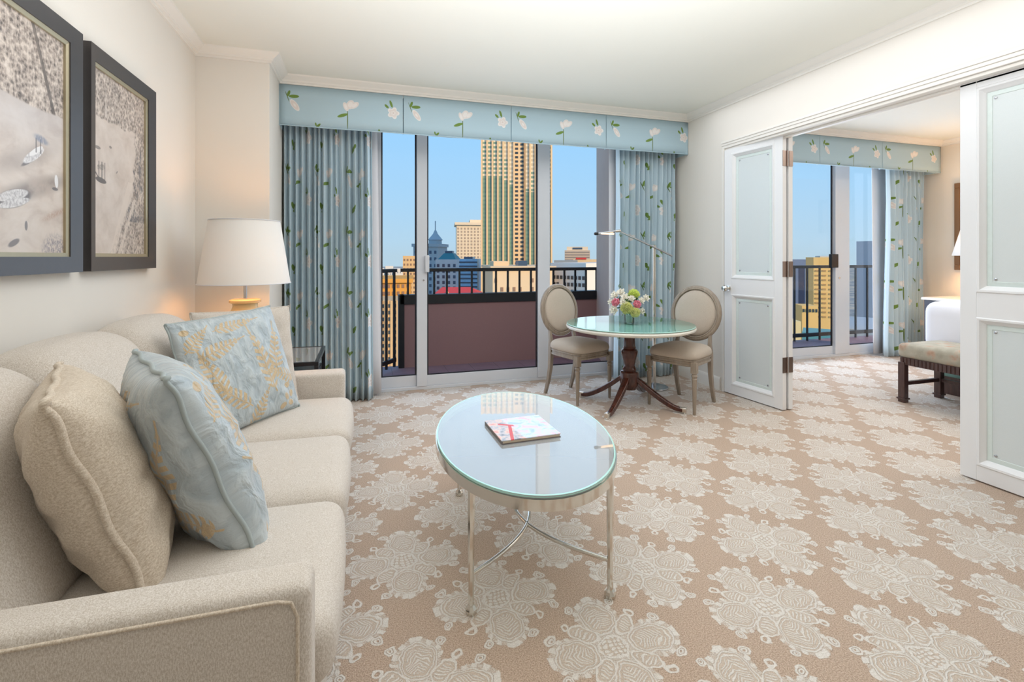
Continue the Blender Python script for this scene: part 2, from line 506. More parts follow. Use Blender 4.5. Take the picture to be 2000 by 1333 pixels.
def mat_glass_pane(name, tint=(.97, .985, .985), gloss=.06):
    b = MatB(name); n = b.n; l = b.l
    tr = n.new('ShaderNodeBsdfTransparent'); tr.inputs[0].default_value = (*tint, 1)
    gl = n.new('ShaderNodeBsdfGlossy'); gl.inputs['Roughness'].default_value = .02
    fr = n.new('ShaderNodeFresnel'); fr.inputs[0].default_value = 1.45
    mx = n.new('ShaderNodeMixShader'); k = X(b.nt, fr.outputs[0])*gloss
    l.new(k.v, mx.inputs[0]); l.new(tr.outputs[0], mx.inputs[1]); l.new(gl.outputs[0], mx.inputs[2]); l.new(mx.outputs[0], b.out.inputs[0])
    return b.m
M_pane = mat_glass_pane('window_glass', gloss=.04)
def mat_tableglass(name, tint, gloss, haze):
    b = MatB(name); n = b.n; l = b.l
    tr = n.new('ShaderNodeBsdfTransparent'); tr.inputs[0].default_value = (*tint, 1)
    df = n.new('ShaderNodeBsdfDiffuse'); df.inputs[0].default_value = lin((226, 230, 232))
    gl = n.new('ShaderNodeBsdfGlossy'); gl.inputs['Roughness'].default_value = .015
    gl.inputs['Color'].default_value = (1, .97, .92, 1)
    fr = n.new('ShaderNodeFresnel'); fr.inputs[0].default_value = 1.6
    m1 = n.new('ShaderNodeMixShader'); m1.inputs[0].default_value = haze
    l.new(tr.outputs[0], m1.inputs[1]); l.new(df.outputs[0], m1.inputs[2])
    mx = n.new('ShaderNodeMixShader'); k = (X(b.nt, fr.outputs[0])*gloss).min(.95)
    l.new(k.v, mx.inputs[0]); l.new(m1.outputs[0], mx.inputs[1]); l.new(gl.outputs[0], mx.inputs[2]); l.new(mx.outputs[0], b.out.inputs[0])
    return b.m
M_ctglass = mat_tableglass('coffee_table_glass', (.93, .96, .95), 1.25, .36)
M_dtglass = mat_tableglass('dining_table_glass', (.84, .95, .94), 1.05, .0)
M_glassedge = plain('green_glass_edge', (178, 222, 212), .1)
def mat_frost():
    b = MatB('frosted_glass'); n = b.noise(b.vec(), 300, 2)
    b.color(b.mix(n, lin((226, 234, 234)), lin((234, 240, 240)))); b.set(Roughness=.28)
    b.p.inputs['Transmission Weight'].default_value = .15
    return b.m
M_frost = mat_frost()
M_bevel = plain('pale_green_glass_border', (220, 231, 227), .12)
def mat_shade(name):
    b = MatB(name); n = b.n; l = b.l
    df = n.new('ShaderNodeBsdfDiffuse'); df.inputs[0].default_value = lin((246, 242, 236))
    tl = n.new('ShaderNodeBsdfTranslucent'); tl.inputs[0].default_value = lin((250, 240, 226))
    mx = n.new('ShaderNodeMixShader'); mx.inputs[0].default_value = .10
    l.new(df.outputs[0], mx.inputs[1]); l.new(tl.outputs[0], mx.inputs[2]); l.new(mx.outputs[0], b.out.inputs[0])
    return b.m
M_shade = mat_shade('white_linen_shade')
def emit(name, c, s):
    b = MatB(name); b.p.inputs['Base Color'].default_value = lin(c)
    b.p.inputs['Emission Color'].default_value = lin(c); b.p.inputs['Emission Strength'].default_value = s
    return b.m
M_bulb = emit('warm_bulb', (255, 220, 165), 5.0)
M_led = emit('warm_led_strip', (255, 214, 170), 2.0)
M_ceramic = plain('cream_glazed_ceramic', (232, 200, 146), .18, var=.05, scale=6)
M_purpletile = None
def mat_tile():
    b = MatB('plum_balcony_tile'); x, y, z = b.coords()
    g = ((x/.3).fract().lt(.02)).max((y/.3).fract().lt(.02)); n = b.noise(b.vec(), 4, 3)
    b.color(b.mix(g*.6, b.mix(n, lin((136, 104, 110)), lin((168, 134, 140))), lin((84, 64, 70)))); b.set(Roughness=.6); return b.m
M_purpletile = mat_tile()
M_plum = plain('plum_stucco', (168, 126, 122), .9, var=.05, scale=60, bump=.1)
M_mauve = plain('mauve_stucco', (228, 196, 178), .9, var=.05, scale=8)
M_white = plain('white_bed_linen', (238, 240, 248), .8, var=.02, scale=10)
M_teal = plain('teal_bed_skirt', (120, 160, 152), .8)

# ================================================================== SETTING
LX, RX, BX = -1.11, 3.20, 6.95           # left wall, partition (living face), bedroom far wall
YB, YW, CZ = -2.4, 4.66, 2.70
o = MB().box((LX-.2, YB-.2, -.12), (BX+.2, YW+.04, 0)).build('floor', M_carpet, smooth=0); structure(o, 'beige carpet with cream medallions over both rooms', 'floor')
o = MB().box((LX-.2, YB-.2, CZ), (BX+.2, YW+.2, CZ+.25)).build('ceiling', M_ceil, smooth=0); structure(o, 'plain white ceiling over both rooms', 'ceiling')
o = MB().box((LX-.2, YB-.2, 0), (LX, YW+.2, CZ)).build('wall_left', M_wall, smooth=0); structure(o, 'cream wall with the framed prints', 'wall')
o = MB().box((LX, 3.83, 0), (-.645, YW+.1, CZ)).build('wall_pier', M_wall, smooth=0); structure(o, 'cream pier behind the table lamp', 'wall')
o = MB().box((LX, YB-.2, 0), (BX, YB, CZ)).build('wall_back', M_wall, smooth=0); structure(o, 'wall behind the viewer', 'wall')
o = MB().box((BX, YB-.2, 0), (BX+.2, YW+.2, CZ)).build('wall_bedroom', M_wallbed, smooth=0); structure(o, 'warm bedroom side wall', 'wall')
# partition with opening Y .70..3.70, z 0..2.25
DY0, DY1, DZ = .70, 3.70, 2.25
m = MB(); m.box((RX, DY1, 0), (RX+.14, YW, CZ)); m.box((RX, YB, 0), (RX+.14, DY0, CZ)); m.box((RX, DY0, DZ), (RX+.14, DY1, CZ))
o = m.build('wall_right', M_wall, smooth=0); structure(o, 'cream partition wall between living room and bedroom', 'wall')
# window wall with two openings
m = MB()
m.box((-.645, YW-.06, 0), (.10, YW+.1, CZ)); m.box((2.62, YW-.06, 0), (4.35, YW+.1, CZ)); m.box((6.50, YW-.06, 0), (BX, YW+.1, CZ))
m.box((.10, YW-.06, 2.61), (2.62, YW+.1, CZ)); m.box((4.35, YW-.06, 2.61), (6.50, YW+.1, CZ))
m.box((-.645, 4.24, 2.635), (RX, YW-.06, CZ)); m.box((RX+.14, 4.24, 2.635), (BX, YW-.06, CZ))
o = m.build('wall_window', M_wall, smooth=0); structure(o, 'window wall behind the curtains', 'wall')

crown = [(0, 2.635), (.012, 2.635), (.014, 2.648), (.026, 2.652), (.030, 2.664), (.062, 2.684), (.070, 2.690), (.074, 2.70), (0, 2.70)]
m = MB(); m.sweep([(RX, YB), (RX, 4.24), (-.645, 4.24), (-.645, 3.83), (LX, 3.83), (LX, YB)], crown)
o = m.build('trim_1', M_trim, smooth=25); structure(o, 'white crown moulding around the living room ceiling', 'crown moulding')
m = MB(); m.sweep([(BX, YB), (BX, 4.24), (RX+.14, 4.24), (RX+.14, YB)], crown)
o = m.build('trim_2', M_trim, smooth=25); structure(o, 'white crown moulding around the bedroom ceiling', 'crown moulding')
base = [(0, 0), (.016, 0), (.016, .095), (.010, .112), (.006, .12), (0, .12)]
m = MB(); m.sweep([(RX, 3.76), (RX, YW-.06), (2.62, YW-.06)], base)
o = m.build('baseboard_right', M_trim, smooth=25); structure(o, 'white baseboard along the partition wall', 'baseboard')
m = MB(); m.sweep([(-.645, YW-.06), (-.645, 3.83), (LX, 3.83), (LX, YB)], base)
o = m.build('baseboard_left', M_trim, smooth=25); structure(o, 'white baseboard along the sofa wall', 'baseboard')
m = MB(); m.sweep([(BX, YB), (BX, YW-.06)], base)
o = m.build('baseboard_bedroom', M_trim, smooth=25); structure(o, 'white baseboard along the bedroom wall', 'baseboard')
# door casing: head and legs on the living face, jamb lining inside the opening
m = MB()
for z0, z1, t in ((DZ, DZ+.024, .014), (DZ+.024, DZ+.046, .020), (DZ+.046, DZ+.066, .026)):
    m.box((RX-t, DY0-.06, z0), (RX, DY1+.028, z1))
m.box((RX-.02, DY1, 0), (RX, DY1+.028, DZ)); m.box((RX-.02, DY0-.06, 0), (RX, DY0, DZ))
m.box((RX, DY0, DZ-.02), (RX+.15, DY1, DZ)); m.box((RX, DY1-.012, 0), (RX+.15, DY1, DZ-.02)); m.box((RX, DY0, 0), (RX+.15, DY0+.02, DZ-.02))
m.box((RX+.06, DY0+.02, DZ-.035), (RX+.10, DY1-.012, DZ-.02))
o = m.build('trim_3', M_trim, smooth=0, bevel=.003); structure(o, 'white casing around the bedroom doorway', 'door casing')

# ------------------------------------------------------------------ folding doors
def door_leaf(root, w, h, t=.042, both=True):
    """local: x along the leaf 0..w, y thickness 0..t (y=0 is the room face), z 0..h"""
    st, tr, lk0, lk1, br = .078, .045, .905, 1.045, .085
    m = MB(); m.box((0, 0, 0), (st, t, h)); m.box((w-st, 0, 0), (w, t, h))
    m.box((st, 0, 0), (w-st, t, br)); m.box((st, 0, lk0), (w-st, t, lk1)); m.box((st, 0, h-tr), (w-st, t, h))
    m.build('frame', M_door, root, smooth=0, bevel=.002)
    for z0, z1 in ((br, lk0), (lk1, h-tr)):
        prof = [(-.002, .0), (.004, -.006), (.014, -.004), (.018, .002), (.030, .010), (.036, .018), (.036, .024), (-.002, .024)]
        # picture-frame bead around the pane
        mm = MB(); x0, x1 = st, w-st
        ring = []
        for off, dy in prof:
            ring.append([(x0+off, dy, z0+off), (x1-off, dy, z0+off), (x1-off, dy, z1-off), (x0+off, dy, z1-off)])
        vs = [p for r_ in ring for p in r_]; fs = []
        for i in range(len(prof)-1):
            for k in range(4):
                k2 = (k+1) % 4; fs.append((i*4+k, i*4+k2, (i+1)*4+k2, (i+1)*4+k))
        mm.add(vs, fs); mm.build('glazing_bead', M_door, root, smooth=30)
        g = MB().box((x0+.03, .022, z0+.03), (x1-.03, .028, z1-.03)).build('frosted_pane', M_frost, root, smooth=0)
        bv_ = MB(); xa, xb, za, zb_ = x0+.034, x1-.034, z0+.034, z1-.034
        vs = []
        for off, dy in ((0, .0222), (.0, .0212), (.026, .0190), (.028, .0222)): vs += [(xa+off, dy, za+off), (xb-off, dy, za+off), (xb-off, dy, zb_-off), (xa+off, dy, zb_-off)]
        bv_.add(vs, [(i*4+k, i*4+(k+1) % 4, (i+1)*4+(k+1) % 4, (i+1)*4+k) for i in range(3) for k in range(4)]); bv_.build('bevelled_border', M_bevel, g, smooth=0)
        for cx in (x0+.075, x1-.075):
            for cz in (z0+.075, z1-.075):
                MB().lathe([(.007, 0), (.007, .004), (.004, .006), (0, .006)], 12, Matrix.Translation((cx, .022, cz)) @ Matrix.Rotation(R(90), 4, 'X')).build('mirror_clip', M_steel, g)
    return root
DH = 2.225
# left pair: first leaf ajar into the room, second folded behind it
ang = math.atan2(3.69-3.10, 3.182-3.243)
d1 = bpy.data.objects.new('door_1', None); COL.objects.link(d1); d1.location = (3.243, 3.10, .008); d1.rotation_euler = (0, 0, ang)
# local x runs toward +Y; room face must look to -X: local y = thickness toward +X -> mirror by rotating
d1.rotation_euler = (0, 0, ang); structure(d1, 'left white folding door leaf with two frosted panes and a knob', 'door')
def flip(root):   # room face at y=0 must face -X: for travel +Y, local +y points to -X, so shift panels
    for c in root.children:
        c.scale = (1, -1, 1)
door_leaf(d1, .595, DH); 
for c in d1.children: c.scale = (1, -1, 1)
kn = MB().lathe([(.026, 0), (.026, .006), (.012, .008), (.010, .026), (.018, .032), (.027, .045), (.029, .056), (.022, .066), (.0, .07)], 24, Matrix.Translation((.545, 0, .955)) @ Matrix.Rotation(R(-90), 4, 'X')).build('door_knob', M_chrome, d1)
for z in (.30, 1.08, 1.98):
    h = MB(); h.box((-.003, -.046, z), (.001, .002, z+.125)); h.tube([(-.006, -.047, z-.002), (-.006, -.047, z+.127)], .006, 10)
    h.build('hinge', M_hinge, d1, smooth=30)
d2 = bpy.data.objects.new('door_2', None); COL.objects.link(d2); d2.location = (3.307, 3.103, .008); d2.rotation_euler = (0, 0, R(90))
structure(d2, 'white folding door leaf folded behind the left leaf', 'door'); door_leaf(d2, .575, DH)
for c in d2.children: c.scale = (1, -1, 1)
for z in (.30, 1.08, 1.98):
    MB().box((-.004, -.041, z), (.0, -.002, z+.125)).build('hinge', M_hinge, d2, smooth=0)
d3 = bpy.data.objects.new('door_3', None); COL.objects.link(d3); d3.location = (3.26, 1.293, .008); d3.rotation_euler = (0, 0, R(90))
structure(d3, 'right white folding door leaf with two frosted panes', 'door'); door_leaf(d3, .600, DH)
for c in d3.children: c.scale = (1, -1, 1)
d4 = bpy.data.objects.new('door_4', None); COL.objects.link(d4); d4.location = (3.26, .715, .008); d4.rotation_euler = (0, 0, R(90))
structure(d4, 'last white folding door leaf beside the casing', 'door'); door_leaf(d4, .574, DH)
for c in d4.children: c.scale = (1, -1, 1)

# ------------------------------------------------------------------ glazed sliding doors
def slider(name, label, x0, x1, stiles, handle=None, dark_handle=False):
    r = bpy.data.objects.new(name, None); COL.objects.link(r); r.location = (x0, YW-.02, 0); structure(r, label, 'sliding glass door')
    w = x1-x0; zt = 2.60
    m = MB(); m.box((0, -.04, 0), (w, .06, .03)); m.box((0, -.04, zt-.04), (w, .06, zt)); m.box((0, -.04, .03), (.04, .06, zt-.04)); m.box((w-.04, -.04, .03), (w, .06, zt-.04))
    m.build('outer_frame', M_alu, r, smooth=0, bevel=.003)
    edges = [.04]+[q-x0 for ab in stiles for q in ab]+[w-.04]
    for i, (a, b_) in enumerate(stiles):
        MB().box((a-x0, -.045, .03), (b_-x0, .005, zt-.04)).build('stile', M_alu, r, smooth=0, bevel=.004)
    for i in range(0, len(edges), 2):
        a, b_ = edges[i], edges[i+1]
        y = -.03 if i == 2 else -.01
        MB().box((a, y, .03), (b_, y+.035, .13)).build('bottom_rail', M_alu, r, smooth=0, bevel=.003)
        MB().box((a, y, zt-.12), (b_, y+.035, zt-.04)).build('top_rail', M_alu, r, smooth=0, bevel=.003)
        g = MB(); t = .014
        g.box((a, y+.008, .13), (a+t, y+.022, zt-.12)); g.box((b_-t, y+.008, .13), (b_, y+.022, zt-.12)); g.box((a+t, y+.008, .13), (b_-t, y+.022, .13+t*.7))
        p = MB().box((a+t, y+.012, .13+t*.7), (b_-t, y+.017, zt-.12)).build('glass_pane', M_pane, r, smooth=0)
        g.build('gasket', M_gasket, p, smooth=0)
    return r
w1 = slider('window_1', 'white framed sliding glass door of the living room', .115, 2.60, [(.478, .574), (1.686, 1.814)])
hd = MB(); hd.box((.550-.115, -.085, 1.105), (.590-.115, -.045, 1.265)); hd.build('handle', M_alu, w1, bevel=.006)
lk = MB().lathe([(.008, 0), (.008, .006), (0, .006)], 12, Matrix.Translation((.54-.115, -.045, 1.03)) @ Matrix.Rotation(R(90), 4, 'X')).build('lock', M_steel, w1)
w2 = slider('window_2', 'white framed sliding glass door of the bedroom', 4.36, 6.49, [(5.64, 5.875)])
hd = MB(); hd.box((5.545-4.36, -.075, 1.115), (5.655-4.36, -.03, 1.285)); hd.build('handle', M_black, w2, bevel=.006)
lk = MB().lathe([(.012, 0), (.012, .008), (0, .008)], 12, Matrix.Translation((5.70-4.36, -.045, .985)) @ Matrix.Rotation(R(90), 4, 'X')).build('lock', M_steel, w2)

# ------------------------------------------------------------------ valances
def valance(name, label, x0, x1, seams, u0=0.0):
    yf, z0, z1 = 4.235, 2.305, 2.633
    r = thing(name, label, 'valance', ((x0+x1)/2, yf, z0), 0)
    cx = (x0+x1)/2
    pts, uvs = [], []
    # front skin with shallow box-pleat notches at the seams and a lower hem that rises a little mid panel
    xs = set([x0, x1])
    n = int((x1-x0)/.05)
    for i in range(n+1): xs.add(x0+(x1-x0)*i/n)
    for sx in seams:
        for d in (-.012, -.0035, 0, .0035, .012): xs.add(sx+d)
    xs = sorted(xs)
    for x in xs:
        d = min([abs(x-q) for q in seams]+[9])
        ny = .035 if d < .001 else 0
        bow = .010*math.sin(PI*((x-x0)/.9675 % 1))
        zz = [z0+0.004*math.sin(x*7), z0+.08, z0+.16, z0+.25, z1]
        pts.append([(x-cx, ny-bow*.3, z-z0) for z in zz]); uvs.append([(x-u0, z-z0) for z in zz])
    m = MB(); m.grid(pts, uvs)
    # returns and underside
    m.add([(x0-cx, 0, 0), (x0-cx, .33, 0), (x0-cx, .33, z1-z0), (x0-cx, 0, z1-z0)], [(0, 1, 2, 3)], None, [(0, 0), (.33, 0), (.33, .33), (0, .33)])
    m.add([(x1-cx, 0, 0), (x1-cx, .33, 0), (x1-cx, .33, z1-z0), (x1-cx, 0, z1-z0)], [(3, 2, 1, 0)], None, [(0, 0), (.33, 0), (.33, .33), (0, .33)])
    f = m.build('cloth', M_valance, r, smooth=30)
    sd = f.modifiers.new('thick', 'SOLIDIFY'); sd.thickness = .008; sd.offset = -1
    MB().box((x0-cx+.01, .01, z1-z0-.02), (x1-cx-.01, .33, z1-z0)).build('mounting_board', M_trim, r, smooth=0)
    k = MB()
    k.tube([(x-cx, -.004, .001) for x in (x0, x1)], .004, 8)
    k.build('hem_cord', M_valance, r, smooth=30)
valance('valance', 'pale blue floral box valance above the living room glass door', -.642, 3.19, [.325, 1.2925, 2.26], .325)
valance('valance', 'pale blue floral box valance above the bedroom glass door', 3.36, 6.93, [4.96, 5.93], 4.96-.9675)

# ------------------------------------------------------------------ curtains
def curtain(name, label, x0t, x1t, x0b, x1b, y, z0, z1, folds, seed, amp=.045, mat=None, full=2.0):
    rnd = random.Random(seed); r = thing(name, label, 'curtain', ((x0t+x1t)/2, y, z0)); cx = (x0t+x1t)/2
    N = folds*16; M_ = 20
    ph = [rnd.uniform(.7, 1.35) for _ in range(folds)]; tot = sum(ph); cum = [0]
    for q in ph: cum.append(cum[-1]+q/tot)
    am = [rnd.uniform(.65, 1.25) for _ in range(folds+1)]; drift = [rnd.uniform(-.35, .35) for _ in range(folds+1)]
    pts, uvs = [], []
    for i in range(N+1):
        t = i/N; k = min(folds-1, int(t*folds)); f = t*folds-k
        base_ = cum[k]+(cum[k+1]-cum[k])*f
        a = am[k]*(1-f)+am[k+1]*f
        dr = drift[k]*(1-f)+drift[k+1]*f
        row, urow = [], []
        for j in range(M_+1):
            v = j/M_; z = z1+(z0-z1)*v
            xa = x0t+(x1t-x0t)*base_; xb = x0b+(x1b-x0b)*base_
            g = min(1, v*3)
            x = xa*(1-v)+xb*v + .018*math.sin(2*PI*f*2)*g*.5 + dr*.03*v
            yy = y-amp*a*math.sin(2*PI*f+dr*v*1.5)*(.65+.45*g) - .012*math.sin(v*5+k)*g
            row.append((x-cx, yy-y, z-z0)); urow.append((0, z))
        pts.append(row); uvs.append(urow)
    acc = 0; mid = M_//2
    for i in range(N+1):
        if i: acc += math.hypot(pts[i][mid][0]-pts[i-1][mid][0], pts[i][mid][1]-pts[i-1][mid][1])
        uvs[i] = [(acc*.55, q[1]) for q in uvs[i]]
    m = MB(); m.grid(pts, uvs); o = m.build('drape', mat or M_curtain, r, smooth=60)
    sd = o.modifiers.new('thick', 'SOLIDIFY'); sd.thickness = .004
    return r
def lining(root, x0t, x1t, x0b, x1b, y, z0, z1):
    L = root.location; pts = []
    for i in range(13):
        t = i/12; row = []
        for j in range(8):
            v = j/7; z = z1+(z0-z1)*v; x = (x0t+(x1t-x0t)*t)*(1-v)+(x0b+(x1b-x0b)*t)*v
            row.append((x-L.x, y-L.y-.008*math.sin(t*9), z-L.z))
        pts.append(row)
    m = MB(); m.grid(pts); o = m.build('lining', M_lining, root, smooth=60); sd = o.modifiers.new('thick', 'SOLIDIFY'); sd.thickness = .003
cl = curtain('curtain', 'long floral curtain at the left side of the living room glass door, behind the sofa', -.632, .070, -.632, .085, 4.40, .012, 2.60, 15, 3, .052)
lining(cl, -.2, .115, -.15, .155, 4.515, .02, 2.58)
cr = curtain('curtain', 'long floral curtain in the corner behind the arm lamp and round table', 2.46, 3.17, 2.44, 3.12, 4.40, .012, 2.60, 13, 11, .052)
lining(cr, 2.44, 2.7, 2.44, 2.7, 4.515, .02, 2.58)
cb = curtain('curtain', 'long floral curtain at the right side of the bedroom glass door', 6.22, 6.90, 6.20, 6.86, 4.40, .012, 2.60, 10, 23, .050)
lining(cb, 6.14, 6.5, 6.17, 6.5, 4.515, .02, 2.58)

# ================================================================== SOFA
SX = -.60
sofa = thing('sofa', 'long oatmeal tweed three-seat sofa against the left wall', 'sofa', (SX, 1.975, 0))
def SP(x, y, z=0): return (x-SX, y-1.975, z)
Y0, Y1, Y2, Y3 = 1.085, 1.68, 2.27, 2.865
m = MB(); m.box(SP(-1.06, .96, .06), SP(-.11, 3.0, .30)); m.build('base', M_sofa, sofa, bevel=.012)
m = MB(); m.box(SP(-.112, Y0, .10), SP(-.095, Y3, .335)); m.build('front_rail', M_sofa, sofa, bevel=.006)
def backfn(o_, u): return (o_[0]-.10*(u[2]*.5+.5), o_[1], o_[2])
m = MB(); m.rbox(.06, 1.02, .39, .05, SP(-.93, 1.98, .46), fn=backfn, seg=4); m.build('back_frame', M_sofa, sofa, smooth=50)
def arm(yc, name, outer, top, hw, xf):
    m = MB()
    def fn(o_, u):
        return (o_[0], o_[1], o_[2]-(.010*(u[0]*.5+.5)))
    hz = (top-.06)/2
    m.rbox(.478, hw, hz, .024, SP(xf-.478, yc, .06+hz), fn=fn, seg=5)
    a = m.build(name, M_sofa, sofa, smooth=50)
    ys = yc-hw if outer < 0 else yc+hw
    w = MB(); w.tube([SP(-1.03, ys, top-.020), SP(xf-.060, ys, top-.030), SP(xf-.035, ys, top-.036), SP(xf-.024, ys, top-.065), SP(xf-.024, ys, .08)], .0035, 8); w.build('welt', M_sofapillow, a, smooth=50)
    return a
arm(1.034, 'arm', -1, .640, .050, -.094); arm(2.935, 'arm', 1, .612, .068, -.100)
for i, (a, b_) in enumerate(((Y0, Y1), (Y1, Y2), (Y2, Y3))):
    hw = (b_-a)/2-.004
    def sfn(o_, u, s=i):
        x, y, z = o_
        if u[2] > 0: z += .006*math.sin(6*u[0]+2*s)*(1-u[1]**2)*0.3
        return (x, y, z)
    m = MB(); m.rbox(.395, hw, .080, .056, SP(-.455, (a+b_)/2, .398), puff=(.014, .004, .030), seg=10, fn=sfn)
    m.build('seat_cushion', M_sofa, sofa, smooth=60)
def bcfn(o_, u):
    x, y, z = o_
    x -= .235*(u[2]*.5+.5)                       # lean back
    x += .020*(1-u[1]**2)*(1-u[2]**2) if u[0] > 0 else 0
    z += -.050*abs(u[1])**5*max(0, u[2]) ; x -= .02*abs(u[1])**6
    return (x, y, z)
for i, (a, b_) in enumerate(((Y0, Y1), (Y1, Y2), (Y2, Y3))):
    hw = (b_-a)/2-.003
    m = MB(); m.rbox(.100, hw, .258, .070, SP(-.722, (a+b_)/2, .715), puff=(.022, .0, .012), seg=9, rs=6, fn=bcfn)
    m.build('back_cushion', M_sofa, sofa, smooth=60)
for x in (-.17, -1.0):
    for y in (1.02, 2.93):
        MB().lathe([(.020, 0), (.026, .02), (.030, .07)], 16, Matrix.Translation(SP(x, y, 0))).build('foot', M_mahog, sofa)

# ------------------------------------------------------------------ pillows
def pillow(name, label, c, u, v, wu, wv, th, mat, pipe_mat, seed, pr=.006):
    """c centre; u,v unit axes of the pillow plane"""
    rnd = random.Random(seed)
    c, u, v = Vector(c), Vector(u).normalized(), Vector(v)
    v = (v-u*v.dot(u)).normalized(); w = u.cross(v)
    r = thing(name, label, 'pillow', c, rot=Matrix((u, v, w)).transposed().to_euler())
    n = 28
    def outline(a, b):
        k = .035
        return (a*wu/2*(1-k*(1-b*b)*abs(a)), b*wv/2*(1-k*(1-a*a)*abs(b)))
    ph = [rnd.uniform(0, 6) for _ in range(6)]
    m = MB()
    for sg in (1, -1):
        pts, uvs = [], []
        for i in range(n+1):
            row, ur = [], []
            for j in range(n+1):
                a = math.sin((i/n*2-1)*PI/2); b_ = math.sin((j/n*2-1)*PI/2)
                x, y = outline(a, b_)
                q = max(0, (1-a*a))*max(0, (1-b_*b_))
                t = th/2*(q**.36)
                edge = (1-max(abs(a), abs(b_)))
                wr = .006*math.sin(9*a+ph[0]+3*b_)*math.sin(7*b_+ph[1])*min(1, edge*4)
                tug = .010*math.sin(14*math.atan2(b_, a)+ph[2])*max(0, min(edge*5, 1))*max(0, 1-edge*1.6)
                row.append((x, y, sg*(t+(wr+tug)*min(1, q*8)))); ur.append((a*sg, b_))
            pts.append(row if sg > 0 else row[::-1]); uvs.append(ur if sg > 0 else ur[::-1])
        m.grid(pts if sg > 0 else pts, uvs)
    o = m.build('cover', mat, r, smooth=70)
    path = []
    for k in range(4):
        for i in range(n):
            s_ = math.sin((i/n*2-1)*PI/2)
            a, b_ = [(s_, -1), (1, s_), (-s_, 1), (-1, -s_)][k]
            x, y = outline(a, b_); path.append((x*1.005, y*1.005, .004*math.sin(i*.9+k)))
    MB().tube(path, pr, 8, closed=True).build('piping', pipe_mat, r, smooth=60)
    return r
M_pipe_blue = plain('silver_blue_piping', (168, 178, 178), .5)
pillow('throw_pillow', 'plump sand chenille pillow at the near end of the sofa', (-.628, 1.46, .708), (-.40, .92, .0), (-.18, .02, .44), .47, .52, .225, M_sofapillow, M_sofapillow, 1, .008)
pillow('throw_pillow', 'blue satin fern pillow standing next to the chenille pillow', (-.452, 1.560, .702), (-.205, .386, .0), (-.224, .03, .464), .47, .57, .225, M_satin, M_pipe_blue, 2, .006)
pillow('throw_pillow', 'blue satin fern pillow leaning in the far corner of the sofa', (-.545, 2.475, .738), (.265, .312, .026), (-.18, .04, .473), .50, .52, .16, M_satin, M_pipe_blue, 3, .005)
pillow('throw_pillow', 'plain cream tweed pillow behind the far blue pillow', (-.565, 2.735, .735), (.85, .48, .0), (-.15, .05, .48), .46, .50, .11, M_sofa, M_sofa, 4, .004)

